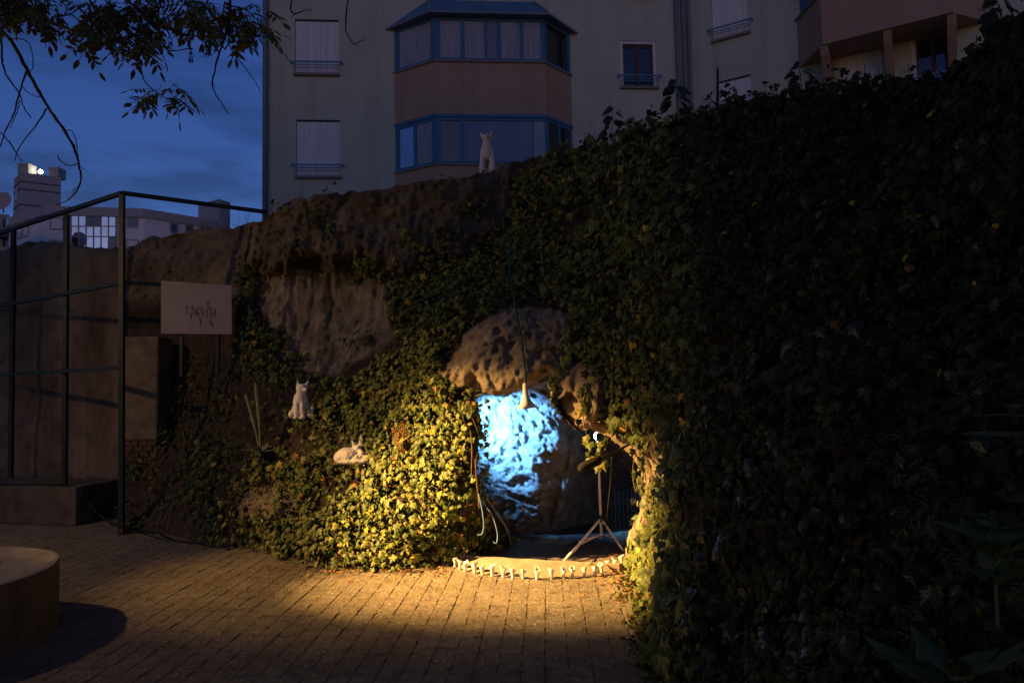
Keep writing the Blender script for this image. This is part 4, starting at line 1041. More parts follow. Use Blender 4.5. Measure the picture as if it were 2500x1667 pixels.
for tipx, tipy, bx in ((600, 962, 630), (624, 935, 640)):
    b_ = Vector(mu.location); t_ = at(tipx, tipy, mu.location.y); wpart(MB().tube(spline([b_, b_.lerp(t_, .5) + Vector((.012, 0, 0)), t_], 4), [.012] * 4 + [.021] * 4 + [.014], 6), 'flower_spike', M['mullein'], mu, True)
dk = empty('dry_dock', hp(985, 1120, .05)); b_ = Vector(dk.location)
for tx, ty in ((965, 1045), (985, 1030), (1003, 1060), (975, 1075)):
    t_ = at(tx, ty, b_.y - .05); wpart(MB().tube([b_, t_], .003, 4), 'stalk', M['dock'], dk)
    q = MB()
    for i in range(130):
        p = b_.lerp(t_, random.uniform(.25, 1)) + Vector((random.gauss(0, .022), random.gauss(0, .022), random.gauss(0, .01))); s_ = .006
        q.add([p + Vector((s_, 0, 0)), p - Vector((s_, 0, 0)), p + Vector((0, 0, s_)), p + Vector((0, -s_, -s_))], [(0, 2, 3), (1, 3, 2)])
    wpart(q, 'seed_head', M['dock'], dk)['kind'] = 'stuff'
tag(dk, 'rust brown dried dock plant in the lit ivy right of the lying fox', 'plant')
wildplant('broadleaf_plant', at(2430, 1430, 1.75), 11, .19, .085, M['broad'], 'broad leaved plant halfway up the right edge', droop=.5, up=.75, stalk=.16)
wildplant('broadleaf_plant', at(2330, 1720, 1.7), 12, .24, .09, M['broad'], 'low broad leaved plant in the lower right corner', droop=.3, up=.6, stalk=.08, a0=.5)
wildplant('broadleaf_plant', at(2520, 1060, 1.9), 6, .17, .06, M['broad'], 'two pointed leaves reaching in at the right edge above the other plants', droop=.2, up=.1, stalk=.08, a0=3.9)
# dry grass on the bank, green tufts in the joints, fallen leaves
def bankspot(xr, yr, cond=None):
    bsel = np.argwhere((PX > xr[0]) & (PX < xr[1]) & (PY > yr[0]) & (PY < yr[1]))
    def f():
        i = bsel[random.randrange(len(bsel))]; return Vector(Ph[i[0], i[1]]) + Vector((random.uniform(-.02, .02), 0, 0)), 1
    return f
random.seed(21)
o = blades(2300, bankspot((345, 800), (900, 1320)), .12, .006, .9).build('dry_grass', M['straw']); tag(o, 'dry grass on the dark bank', 'grass', None, 'stuff')
def skyspot():
    x = random.choice([random.uniform(430, 620), random.uniform(655, 740), random.uniform(480, 600)]); return at(x, np.interp(x, sx, sy) + 4, float(hillY(np.array([x]), np.array([np.interp(x, sx, sy)]))[0])), 1
o = blades(150, skyspot, .24, .004, .5).build('skyline_grass', M['straw']); tag(o, 'thin dry grass along the top of the bank', 'grass', None, 'stuff')
def jointspot():
    cx, cy = random.choice([(1328, 1505), (1440, 1438), (1345, 1420), (700, 1445), (1190, 1500), (1060, 1440), (1490, 1560), (1480, 1470), (1400, 1430), (930, 1390), (1550, 1530), (1290, 1430), (1500, 1520)]); g_ = ground(cx + random.gauss(0, 9), cy + random.gauss(0, 3)); return g_, 1
o = blades(170, jointspot, .035, .004, .9).build('joint_weeds', M['broad']); tag(o, 'tiny weeds in the paving joints', 'grass', None, 'stuff')
q = MB()
for i in range(900):
    if random.random() < .45: x, y = random.gauss(1545, 40), random.gauss(1412, 35)
    elif random.random() < .75: x, y = random.uniform(640, 1090), 1384 + abs(random.gauss(0, 16))
    else: x, y = random.uniform(350, 1600), random.uniform(1380, 1660)
    if y < 1345 or y > 1700: continue
    p = ground(x, y, .012) ; s_ = random.uniform(.006, .032) if y < 1480 and x > 1450 else random.uniform(.004, .02)
    e = Euler((random.gauss(0, .4), random.gauss(0, .4), random.uniform(0, 6.28))).to_matrix()
    q.add([p + e @ Vector(v) * s_ + Vector((0, 0, .006)) for v in ((-1, 0, 0), (0, -.55, .15), (1, 0, .1), (0, .55, .2))], [(0, 1, 2), (0, 2, 3)])
o = q.build('fallen_leaves', M['dead_leaf']); tag(o, 'dry fallen leaves and crumbs on the paving', 'leaves', None, 'stuff')

# ================================================================== apartment building
class Frame:
    def __init__(s, org_, ang):
        s.o = Vector((org_[0], org_[1], 0)); s.d = Vector((math.cos(ang), math.sin(ang), 0)); s.n = Vector((math.sin(ang), -math.cos(ang), 0)); s.ang = ang
    def P(s, a, o_, z): return s.o + s.d * a + s.n * o_ + Vector((0, 0, z))
    def hit(s, px, py, o_=0.0):
        d = Vector(ray(px, py)); c_ = Vector(C0); q0 = s.o + s.n * o_
        t = (q0 - c_).dot(s.n) / d.dot(s.n); p = c_ + d * t
        return (p - s.o).dot(s.d), p.z
    def box(s, mb, a0, a1, o0, o1, z0, z1):
        return mb.hexa([s.P(a0, o1, z0), s.P(a1, o1, z0), s.P(a1, o0, z0), s.P(a0, o0, z0), s.P(a0, o1, z1), s.P(a1, o1, z1), s.P(a1, o0, z1), s.P(a0, o0, z1)])
    def b(s, *k_): return s.box(MB(), *k_)
def holed_wall(fr_, a0, a1, z0, z1, holes, depth_=.16):
    A = sorted({a0, a1, *[h[0] for h in holes], *[h[1] for h in holes]}); Z = sorted({z0, z1, *[h[2] for h in holes], *[h[3] for h in holes]})
    q = MB()
    for i in range(len(A) - 1):
        for j in range(len(Z) - 1):
            ca, cz = (A[i] + A[i + 1]) / 2, (Z[j] + Z[j + 1]) / 2
            if any(h[0] < ca < h[1] and h[2] < cz < h[3] for h in holes): continue
            q.add([fr_.P(A[i], 0, Z[j]), fr_.P(A[i + 1], 0, Z[j]), fr_.P(A[i + 1], 0, Z[j + 1]), fr_.P(A[i], 0, Z[j + 1])], [(0, 1, 2, 3)])
    for h in holes:
        f = [(h[0], h[2]), (h[1], h[2]), (h[1], h[3]), (h[0], h[3])]
        for k_ in range(4):
            (x1, z_1), (x2, z_2) = f[k_], f[(k_ + 1) % 4]
            q.add([fr_.P(x1, 0, z_1), fr_.P(x2, 0, z_2), fr_.P(x2, -depth_, z_2), fr_.P(x1, -depth_, z_1)], [(3, 2, 1, 0)])
        q.add([fr_.P(h[0], -depth_ - .1, h[2]), fr_.P(h[1], -depth_ - .1, h[2]), fr_.P(h[1], -depth_ - .1, h[3]), fr_.P(h[0], -depth_ - .1, h[3])], [(0, 1, 2, 3)])
    return q
oA = at(640, 500, 18.0); FA = Frame((oA.x, oA.y), R(4.5))
corner = FA.hit(1682, 200)[0]
cw = FA.P(corner, 0, 0); FB = Frame((cw.x, cw.y), R(-31))
ab = empty('apartment_building', FA.P(corner / 2, 0, 0))
def rect(fr_, x0, x1, y0, y1, o_=0.0):
    """opening seen between these pixels, squared up on the facade"""
    xm, ym = (x0 + x1) / 2, (y0 + y1) / 2
    return (fr_.hit(x0, ym, o_)[0], fr_.hit(x1, ym, o_)[0], fr_.hit(xm, y1, o_)[1], fr_.hit(xm, y0, o_)[1])
shutA = [rect(FA, 720, 827, 48, 181), rect(FA, 723, 831, 293, 431)]
winA = [rect(FA, 1514, 1603, 100, 213), rect(FA, 1506, 1592, -122, -8)]
shutB = [rect(FB, 1737, 1828, -34, 90), rect(FB, 1756, 1836, 190, 312), rect(FB, 2050, 2154, 124, 262)]
winB = [rect(FB, 2226, 2336, 78, 214)]
ZTOP = 24
wpart(holed_wall(FA, 0, corner, -.5, ZTOP, shutA + winA), 'facade', M['render'], ab)
wpart(holed_wall(FB, 0, 15, -.5, ZTOP, shutB + winB), 'facade', M['render'], ab)
q = MB(); q.add([FA.P(0, 0, -.5), FA.P(0, 0, ZTOP), FA.P(0, -10, ZTOP), FA.P(0, -10, -.5)], [(0, 1, 2, 3)]); wpart(q, 'gable_wall', M['render'], ab)
q = MB(); q.add([FA.P(0, 0, ZTOP), FA.P(corner, 0, ZTOP), FB.P(15, 0, ZTOP), FB.P(15, -10, ZTOP), FA.P(0, -10, ZTOP)], [(0, 1, 2, 3, 4)]); wpart(q, 'roof', M['sill'], ab)
def shutter_window(fr_, h):
    a0, a1, z0, z1 = h; w_ = a1 - a0
    win = wpart(fr_.b(a0 - .03, a1 + .03, -.06, .09, z0 - .07, z0 - .002), 'window', M['sill'], ab)
    for i in range(4):
        wpart(fr_.b(a0 + .008 + w_ * i / 4, a0 + .005 + w_ * (i + 1) / 4, -.075, -.045, z0 + .02, z1 - .045), 'shutter', M['shutter'], win)
    rail(fr_, h, win)
def rail(fr_, h, win):
    a0, a1, z0, z1 = h; q = MB(); zr = z0 + .27
    fr_.box(q, a0 - .12, a1 + .12, .10, .14, zr, zr + .035)
    for zz in (zr - .08, zr - .16): fr_.box(q, a0 - .02, a1 + .02, .11, .125, zz, zz + .014)
    for i in range(3): fr_.box(q, a0 + (a1 - a0) * i / 2 - .006, a0 + (a1 - a0) * i / 2 + .006, .111, .124, z0 + .03, zr)
    for a_ in (a0 - .1, a1 + .07): fr_.box(q, a_, a_ + .03, 0, .11, zr, zr + .03)
    wpart(q, 'guard_rail', M['rail_paint'], win)
def glazed_window(fr_, h, rails=True):
    a0, a1, z0, z1 = h; w_ = a1 - a0
    win = wpart(fr_.b(a0 - .03, a1 + .03, -.06, .09, z0 - .07, z0 - .002), 'window', M['sill'], ab)
    q = MB(); fw = .09
    fr_.box(q, a0 + .004, a0 + fw, -.11, -.02, z0 + .004, z1 - .004); fr_.box(q, a1 - fw, a1 - .004, -.11, -.02, z0 + .004, z1 - .004); fr_.box(q, a0 + fw, a1 - fw, -.11, -.022, z1 - fw, z1 - .005)
    wpart(q, 'frame', M['shutter'], win)
    am = (a0 + a1) / 2; q = MB()
    for x0_, x1_ in ((a0 + fw, am), (am, a1 - fw)):
        for u0, u1, v0, v1 in ((x0_ + .002, x0_ + .05, z0 + .01, z1 - fw - .005), (x1_ - .05, x1_ - .002, z0 + .01, z1 - fw - .005), (x0_ + .05, x1_ - .05, z0 + .012, z0 + .07), (x0_ + .05, x1_ - .05, z1 - fw - .07, z1 - fw - .008)): fr_.box(q, u0, u1, -.13, -.09, v0, v1)
    wpart(q, 'casement', M['wood'], win)
    for x0_, x1_ in ((a0 + fw + .05, am - .05), (am + .05, a1 - fw - .05)):
        wpart(fr_.b(x0_, x1_, -.125, -.12, z0 + .07, z1 - fw - .07), 'pane', M['glass'], win)
    if rails: rail(fr_, h, win)
for h in shutA: shutter_window(FA, h)
for h in shutB: shutter_window(FB, h)
for h in winA: glazed_window(FA, h)
for h in winB: glazed_window(FB, h)
# drainpipes
def pipe(px_, fr_, o_, r__, yq=250):
    s_ = fr_.hit(px_, yq)[0]; wpart(MB().tube([fr_.P(s_, o_, 0), fr_.P(s_, o_, ZTOP)], r__, 10), 'drainpipe', M['pipe'], ab, True)
    q = MB()
    for zz in (4.2, 6.8, 9.4, 12): q.tube([fr_.P(s_, o_, zz), fr_.P(s_, o_, zz + .05)], r__ * 1.25, 10)
pipe(650, FA, .10, .07, 300); pipe(1657, FA, .09, .06); pipe(1672, FA, .09, .05); pipe(1690, FB, .08, .05)
# bays: plan polygon L0 L1 R1 R0 on a facade
def bay_plan(fr_, l0, l1, r1, r0, out): return [fr_.P(l0, 0, 0), fr_.P(l1, out, 0), fr_.P(r1, out, 0), fr_.P(r0, 0, 0)]
def grow(pl_, g_, fr_):
    return [pl_[0] - fr_.d * g_, pl_[1] + fr_.n * g_ - fr_.d * g_ * .5, pl_[2] + fr_.n * g_ + fr_.d * g_ * .5, pl_[3] + fr_.d * g_]
def prism(pl_, z0, z1, pl2=None):
    pl2 = pl2 or pl_; q = MB(); k_ = len(pl_)
    vs = [p + Vector((0, 0, z0)) for p in pl_] + [p + Vector((0, 0, z1)) for p in pl2]
    return q.add(vs, [tuple(reversed(range(k_))), tuple(range(k_, 2 * k_))] + [(i, (i + 1) % k_, k_ + (i + 1) % k_, k_ + i) for i in range(k_)])
OUT = .75
l0, r0 = FA.hit(964, 300)[0], FA.hit(1397, 300)[0]; l1, r1 = FA.hit(1061, 200, OUT)[0], FA.hit(1331, 200, OUT)[0]
plan = bay_plan(FA, l0, l1, r1, r0, OUT)
zz = lambda px_, py_: FA.hit(px_, py_, OUT)[1]
z_us, z_ut = zz(1190, 149), zz(1190, 45); z_ls, z_lt = zz(1190, 400), zz(1190, 281)
bay = wpart(prism(plan, z_lt, z_us - .05), 'bay_balcony', M['terracotta'], ab)
wpart(prism(plan, 2.0, z_ls - .05), 'bay_base', M['terracotta'], ab)
wpart(prism(grow(plan, .05, FA), z_us - .05, z_us), 'bay_sill', M['sill'], ab)
wpart(prism(grow(plan, .05, FA), z_ls - .05, z_ls), 'bay_sill', M['sill'], ab)
wpart(prism(grow(plan, .03, FA), z_lt - .07, z_lt + .012), 'bay_fascia', M['blue_paint'], ab)
def inset(pl_, g_): c_ = sum(pl_, Vector()) / 4; return [p + (c_ - p) * g_ for p in pl_]
wpart(prism(inset(plan, .22), z_us, z_ut), 'bay_core', M['curtain'], ab)
wpart(prism(inset(plan, .22), z_ls, z_lt - .07), 'bay_core', M['curtain'], ab)
def facet(p, q_):
    d = q_ - p; return Frame((p.x, p.y), math.atan2(d.y, d.x)), d.length
def bay_glazing(z0, z1, spec):
    for (p, q_), panes in spec:
        fr_, L = facet(p, q_); q = MB()
        edges = [0.0]
        fr_.box(q, 0, L, -.06, -.003, z0, z0 + .07); fr_.box(q, 0, L, -.06, -.003, z1 - .08, z1)
        prev = 0
        for (f0, f1, kind_) in panes:
            fr_.box(q, prev * L + .001, f0 * L, -.055, -.004, z0 + .07, z1 - .08); prev = f1
        fr_.box(q, prev * L, L - .001, -.055, -.004, z0 + .07, z1 - .08)
        gl = wpart(q, 'glazing_frame', M['blue_paint'], ab)
        for (f0, f1, kind_) in panes:
            wpart(fr_.b(f0 * L, f1 * L, -.04, -.03, z0 + .07, z1 - .08), 'panel' if kind_ == 'panel' else 'pane', M['blue_panel'] if kind_ == 'panel' else M[kind_], gl)
L0, L1, R1, R0 = plan
bay_glazing(z_us, z_ut, [((L0, L1), [(.12, .92, 'curtain')]), ((L1, R1), [(.055, .24, 'curtain'), (.275, .455, 'curtain'), (.475, .57, 'panel'), (.60, .775, 'curtain'), (.81, .97, 'curtain')]), ((R1, R0), [(.10, .88, 'glass')])])
bay_glazing(z_ls, z_lt - .07, [((L0, L1), [(.10, .46, 'glass_sky'), (.54, .92, 'curtain')]), ((L1, R1), [(.055, .22, 'glass'), (.255, .875, 'panel'), (.885, .985, 'curtain')]), ((R1, R0), [(.10, .46, 'glass'), (.54, .9, 'glass')])])
# flared glass roof of the bay
ze, zr = z_ut, FA.hit(1180, 4, 0.0)[1]
ev_ = grow(plan, .20, FA); rg = [FA.P(l0 + .95, 0, 0), FA.P(l0 + 1.0, .02, 0), FA.P(r0 - 1.0, .02, 0), FA.P(r0 - .95, 0, 0)]
rf = wpart(prism(ev_, ze + .06, zr, rg), 'bay_roof', M['blue_paint'], ab)
wpart(prism(grow(plan, .24, FA), ze, ze + .06), 'gutter', M['pipe'], ab)
for f_ in (0, .5, 1):
    a_ = ev_[1].lerp(ev_[2], f_) + Vector((0, 0, ze + .075)); b_ = rg[1].lerp(rg[2], f_) + Vector((0, 0, zr + .015)); wpart(MB().bar(a_, b_, .05, .04), 'glazing_bar', M['pipe'], rf)
# red balcony of the turned wing, on brackets
OB = 1.0
bl0 = FB.hit(1945, 60)[0]; bl1 = FB.hit(2008, 100, OB)[0]; br1 = FB.hit(2324, 30, OB)[0]; br0 = br1 + .75
planB = bay_plan(FB, bl0, bl1, br1, br0, OB)
zbb = (FB.hit(2008, 112, OB)[1] + FB.hit(2324, 28, OB)[1]) / 2
wpart(prism(planB, zbb, zbb + 1.25), 'balcony', M['terracotta'], ab)
wpart(prism(grow(planB, .05, FB), zbb + 1.25, zbb + 1.31), 'bay_sill', M['sill'], ab)
wpart(prism(inset(planB, .05), zbb + 1.31, zbb + 2.6), 'balcony_glazing', M['blue_paint'], ab)
for px_ in (2010, 2167, 2328):
    s_ = FB.hit(px_, 100, OB)[0]; q = MB(); t = .09
    vs = [FB.P(s_ - t, 0, zbb - .002), FB.P(s_ - t, OB - .06, zbb - .002), FB.P(s_ - t, OB - .16, zbb - .2), FB.P(s_ - t, 0, zbb - 1.05)]; vs += [v + FB.d * 2 * t for v in vs]
    q.add(vs, [(0, 1, 2, 3), (7, 6, 5, 4), (0, 4, 5, 1), (1, 5, 6, 2), (2, 6, 7, 3), (3, 7, 4, 0)]); wpart(q, 'bracket', M['terracotta'], ab)
tag(ab, 'cream apartment building with blue glazed bay and red rendered balconies behind the bank', 'building')
st = MB().tube([at(1750, 300, 6.0), at(1752, 235, 6.0), at(1752, 166, 6.0)], [.012, .011, .009], 6).build('wooden_stake', M['bark']); tag(st, 'thin bare stake poking out of the ivy left of the lower shutter', 'stake')

# ================================================================== far buildings
def zat(px_, py_, Y): return at(px_, py_, Y).z
f1, f2 = Vector((at(109, 600, 60).x, 60, 0)), Vector((at(352, 600, 61.6).x, 61.6, 0))
f0 = Vector((at(36, 600, 63.2).x, 63.2, 0)); f0 = f1 + (f0 - f1) * 2.2; f3 = Vector((at(530, 600, 66.5).x, 66.5, 0))
zt_ = zat(109, 504, 60); zb2 = zat(109, 526, 60)
wb = empty('white_building', f1)
def strip(pts, z0, z1, dpt=8):
    q = MB()
    back_ = [pts[-1] + Vector((-2, dpt, 0)), pts[0] + Vector((-6.5, dpt, 0))]
    return prism(pts + back_, z0, z1)
wpart(strip([f0, f1, f2, f3], 0, zb2), 'wall', M['farwall'], wb)
def gw(p, nn, g_): return p + nn * g_
ov = Vector((0, -.25, 0)); wpart(strip([f0 + ov, f1 + ov, f2 + ov, f3 + ov], zb2, zt_), 'parapet', M['farband'], wb)
def fr_of(a_, b_): return facet(a_, b_)[0]
Fl, Fm, Fr_ = fr_of(f0, f1), fr_of(f1, f2), fr_of(f2, f3)
def fwin(fr_, x0, x1, y0, y1, mat, nm='window', o_=.04, frame=True):
    a0, a1, z0, z1 = rect(fr_, x0, x1, y0, y1)
    if frame:
        w_ = wpart(fr_.b(a0 - .15, a1 + .15, -.1, o_, z0 - .15, z1 + .15), nm, M['farband'], wb); wpart(fr_.b(a0, a1, o_ - .02, o_ + .03, z0, z1), 'pane', mat, w_)
    else: wpart(fr_.b(a0, a1, -.1, o_, z0, z1), nm, mat, wb)
fwin(Fl, 45, 54, 559, 580, M['farwall']); fwin(Fl, 60, 69, 553, 575, M['farwall']); fwin(Fl, 48, 54, 571, 579, M['glass_sky'], o_=.1)
fwin(Fm, 126, 152, 535, 558, M['farwall']); fwin(Fm, 125, 150, 590, 610, M['farwall']); fwin(Fm, 313, 334, 534, 553, M['glass']); fwin(Fm, 311, 335, 588, 606, M['farwall'])
fwin(Fr_, 418, 431, 547, 567, M['glass']); fwin(Fr_, 455, 469, 552, 566, M['glass']); fwin(Fr_, 490, 500, 556, 566, M['glass'])
wpart(Fm.b(Fm.hit(165, 560)[0], Fm.hit(287, 560)[0], -.2, .06, zat(225, 620, 60), zb2 - .02), 'glazing_frame', M['farband'], wb)
dark = {(0, 2), (0, 3), (2, 0), (2, 5)}
for rI, (y0, y1) in enumerate(((525, 552), (555, 577), (580, 608))):
    for cI in range(6):
        x0 = 176 + cI * 18.2; fwin(Fm, x0 + 1, x0 + 15.5, y0, y1, M['glass'] if (rI, cI) in dark else M['glass_sky'], 'pane', .12, False)
tag(wb, 'low white building with a glazed stair hall seen through the trellis', 'building')
# stair tower with chimneys and a roof lamp
tw = empty('stair_tower', at(95, 520, 68) * Vector((1, 1, 0)) if False else Vector((at(95, 520, 68).x, 68, 0)))
t1_ = Vector((at(49, 500, 67).x, 67, 0)); t2_ = Vector((at(148, 500, 68.8).x, 68.8, 0)); t0_ = Vector((at(33, 500, 69).x, 69, 0)); t3_ = t0_ + (t2_ - t1_)
pt = [t0_, t1_, t2_, t3_]; ztw = zat(49, 421, 67)
wpart(prism(pt, 0, ztw), 'wall', M['tower'], tw)
for y_ in (443, 461, 499): z_ = zat(49, y_, 67); wpart(prism([p + Vector((0, -.06, 0)) if i < 3 else p for i, p in enumerate(pt)], z_ - .06, z_ + .06), 'seam', M['seam'], tw)
cc0 = lambda x0, x1, ytop, ybot, Y, nm, mat: wpart(prism([Vector((at(x0, 450, Y).x, Y, 0)), Vector((at(x1, 450, Y).x, Y, 0)), Vector((at(x1, 450, Y).x, Y + 1.2, 0)), Vector((at(x0, 450, Y).x, Y + 1.2, 0))], zat((x0 + x1) / 2, ybot, Y), zat((x0 + x1) / 2, ytop, Y)), nm, mat, tw)
cc0(42, 68, 400, 424, 68.6, 'chimney', M['tower']); cc0(118, 142, 408, 433, 69.2, 'chimney', M['tower']); cc0(41, 69, 399, 401, 68.5, 'chimney_cap', M['farband'])
wpart(Frame((t0_.x, t0_.y), math.atan2((t1_ - t0_).y, (t1_ - t0_).x)).b(.9, 1.6, -.1, .05, zat(41, 487, 68), zat(41, 462, 68)), 'window', M['glass_sky'], tw)
lp = at(99, 419, 69.4); wpart(MB().lathe([(.02, -.2), (.18, -.12), (.2, 0), (.16, .13), (.02, .2)], 10, M=Matrix.Translation(lp)), 'roof_lamp', M['rooflamp'], tw, True)
wpart(MB().tube([Vector((lp.x, lp.y + .1, ztw - .3)), lp + Vector((0, .1, -.1))], .06, 6), 'lamp_post', M['seam'], tw)
tag(tw, 'grey stair tower with chimneys and one glaring roof lamp', 'building')
light('roof_lamp_light', 'POINT', lp + Vector((0, .0, .25)), 6, (1, .9, .65), shadow_soft_size=.2)
rb = empty('rooftop_block', Vector((at(536, 520, 72).x, 72, 0)))
b0, b1_, b2_ = Vector((at(484, 500, 74).x, 74, 0)), Vector((at(536, 500, 72).x, 72, 0)), Vector((at(562, 500, 73.5).x, 73.5, 0))
wpart(prism([b0, b1_, b2_, b0 + (b2_ - b1_)], 0, zat(536, 489, 72)), 'wall', M['tower'], rb); wpart(prism([b0 + Vector((0, -.1, 0)), b1_ + Vector((0, -.15, 0)), b2_ + Vector((.1, -.1, 0)), b0 + (b2_ - b1_)], zat(536, 489, 72), zat(536, 487, 72)), 'coping', M['farband'], rb)
tag(rb, 'plain grey block rising behind the right end of the white building', 'building')
lb_ = empty('balcony_building', Vector((at(-10, 560, 52).x, 52, 0))); e0, e1 = Vector((at(-160, 560, 50).x, 50, 0)), Vector((at(22, 560, 53).x, 53, 0))
wpart(prism([e0, e1, e1 + Vector((-6.5, 8, 0)), e0 + Vector((-6.5, 8, 0))], 0, zat(0, 517, 52)), 'wall', M['tower'], lb_)
Fe = fr_of(e0, e1)
for y0, y1 in ((533, 557), (578, 602)):
    for x0 in (-8, 7, 16): a0, a1, z0, z1 = rect(Fe, x0, x0 + 5, y0, y1); wpart(Fe.b(a0, a1, -.1, .05, z0, z1), 'window', M['glass_sky'] if x0 != 7 else M['glass'], lb_)
a0, a1, z0, z1 = rect(Fe, -120, 20, 559, 577); wpart(Fe.b(a0, a1, 0, .8, z0, z1), 'balcony', M['seam'], lb_)
wpart(MB().lathe([(.05, 0), (.5, .05), (.75, .16), (.72, .17), (.4, .07)], 14, M=Matrix.Translation(at(8, 492, 53)) @ Matrix.Rotation(R(80), 4, 'X')), 'satellite_dish', M['farband'], lb_)
wpart(MB().tube([at(8, 495, 53.2), at(8, 520, 53.2)], .05, 6), 'dish_mast', M['seam'], lb_)
tag(lb_, 'dark building with balconies and a satellite dish at the far left edge', 'building')

# ================================================================== ash tree reaching in from above
random.seed(33)
CS = 2.613; TY = 4.6
tree = empty('ash_tree', (-3.4, -1.6, 0))
def br_(pts, r0_, r1_, crop=True, Y=TY, nm='branch'):
    P_ = [at(x / CS if crop else x, y / CS if crop else y, Y + .25 * math.sin(i * 1.3 + x)) for i, (x, y) in enumerate(pts)]
    sp = spline(P_, 5); n_ = len(sp)
    rad = [(r0_ + (r1_ - r0_) * i / (n_ - 1)) * (1 + .22 * (random.random() < .3)) for i in range(n_)]
    sp = [p + Vector((random.uniform(-1, 1), 0, random.uniform(-1, 1))) * .003 for p in sp]
    wpart(MB().tube(sp, rad, 6), nm, M['bark'], tree, True); return sp
hub_ = Vector((-3.2, 1.6, 6.2))
wpart(MB().tube(spline([(-3.4, -1.6, -.1), (-3.35, -1.5, 2.5), (-3.3, -.8, 4.6), hub_], 5), [.2, .19, .18, .17, .165, .16, .15, .14, .135, .13, .12, .11, .1, .09, .08, .07], 10), 'trunk', M['bark'], tree, True)
def limb(to, r_e): wpart(MB().tube(spline([hub_, hub_.lerp(to, .5) + Vector((0, 0, .35)), to], 6), [.05 + (r_e - .05) * i / 12 for i in range(13)], 7), 'limb', M['bark'], tree, True)
for px_, py_, rr__ in ((-40, 20, .018), (315, -45, .013), (560, -40, .013), (215, -40, .012), (713, -40, .009), (850, -40, .009), (-40, 300, .012)): limb(at(px_, py_, TY), rr__)
B = []
B.append(br_([(-110, 50), (0, 190), (70, 260), (170, 440), (260, 610), (310, 690), (400, 820), (480, 960), (500, 1040), (517, 1130), (500, 1200), (440, 1270), (360, 1310)], .014, .003))
for pts, a_, b_ in (([(-105, 60), (-10, 200), (10, 300), (15, 400), (45, 490), (120, 590), (150, 680), (200, 755)], .008, .003), ([(170, 450), (125, 590), (90, 720), (40, 820), (0, 940)], .006, .003), ([(300, 690), (230, 800), (150, 900), (110, 970), (95, 1030)], .005, .0025), ([(-105, 780), (0, 845), (60, 910), (110, 990), (140, 1028)], .006, .003),
                    ([(65, 250), (130, 250), (180, 275), (205, 340), (210, 430), (190, 455)], .004, .003), ([(410, 833), (460, 840), (485, 900), (493, 970)], .0035, .0025), ([(370, 990), (380, 1020), (430, 1055), (495, 1045)], .0035, .003), ([(145, 555), (175, 590), (230, 615), (260, 618)], .003, .003), ([(125, 640), (115, 700), (85, 770), (60, 820)], .0035, .002), ([(500, 1060), (540, 1080)], .003, .002), ([(480, 1195), (460, 1230)], .003, .002),
                    ([(820, -120), (820, 0), (900, 80), (960, 150), (1100, 190), (1220, 230), (1440, 240)], .009, .004), ([(880, 130), (880, 300), (895, 410), (910, 490), (940, 540), (1000, 590), (1100, 650)], .005, .003), ([(1470, -110), (1470, 0), (1465, 120), (1440, 220), (1390, 370), (1370, 450), (1355, 540), (1380, 610), (1420, 670), (1460, 730)], .009, .0025), ([(1440, 260), (1500, 350), (1560, 430), (1620, 510), (1665, 595)], .004, .002),
                    ([(1475, 40), (1560, 60), (1640, 130), (1700, 220), (1790, 335)], .005, .0025), ([(560, -110), (570, 0), (620, 60), (635, 130), (640, 230)], .008, .004), ([(940, 150), (950, 250), (1050, 310), (1100, 325), (1230, 310)], .005, .003), ([(150, -40), (250, 80), (330, 190), (355, 215)], .005, .003), ([(0, 20), (60, 60), (130, 90)], .005, .003), ([(560, 20), (480, 70), (420, 100), (330, 110)], .005, .003), ([(960, 150), (1000, 40), (1100, -40)], .005, .003), ([(1200, 225), (1240, 120), (1320, 20), (1350, -60)], .005, .004), ([(620, 60), (700, 40), (800, 60)], .004, .003)):
    B.append(br_(pts, a_, b_))
br_([(713, -40), (712, 0), (710, 20), (713, 30), (722, 34), (740, 28), (761, 24)], .006, .0025, False); br_([(720, 35), (715, 41), (709, 47)], .003, .002, False)
br_([(851, -40), (850, 0), (846, 30), (844, 55), (846, 80), (855, 98), (866, 108), (888, 97)], .006, .0025, False)
# compound leaves: one mesh per leaf, several variants
def compound(i):
    rr = random.Random(500 + i); q = MB(); L_ = .17; k_ = rr.choice((3, 4, 4))
    pts = [Vector((0, -L_ * t / 6, -.10 * L_ * (t / 6) ** 2)) for t in range(7)]
    q.tube(pts, [.0016] * 6 + [.001], 4)
    def leaflet(p, d, s_):
        d = d.normalized(); sd = d.cross(Vector((0, 0, 1))).normalized(); nn = Vector((0, 0, -1)); w_ = s_ * rr.uniform(.17, .23)
        a = [p, p + d * s_ * .3 + sd * w_ + nn * w_ * .3, p + d * s_ * .65 + sd * w_ * .85 + nn * w_ * .4, p + d * s_ + nn * s_ * .16, p + d * s_ * .65 - sd * w_ * .85 + nn * w_ * .4, p + d * s_ * .3 - sd * w_ + nn * w_ * .3, p + d * s_ * .5]
        q.add(a, [(0, 1, 6), (1, 2, 6), (2, 3, 6), (3, 4, 6), (4, 5, 6), (5, 0, 6)])
    for j in range(k_):
        p = pts[2 + j]
        for s_ in (-1, 1): leaflet(p, Vector((s_ * 1, -.75 + rr.uniform(-.25, .25), rr.uniform(-.5, .1))), .052 * rr.uniform(.8, 1.15))
    leaflet(pts[-1], Vector((0, -1, -.2)), .058); return q.mesh('leaf', M['ash_leaf'], False)
CM = [compound(i) for i in range(6)]
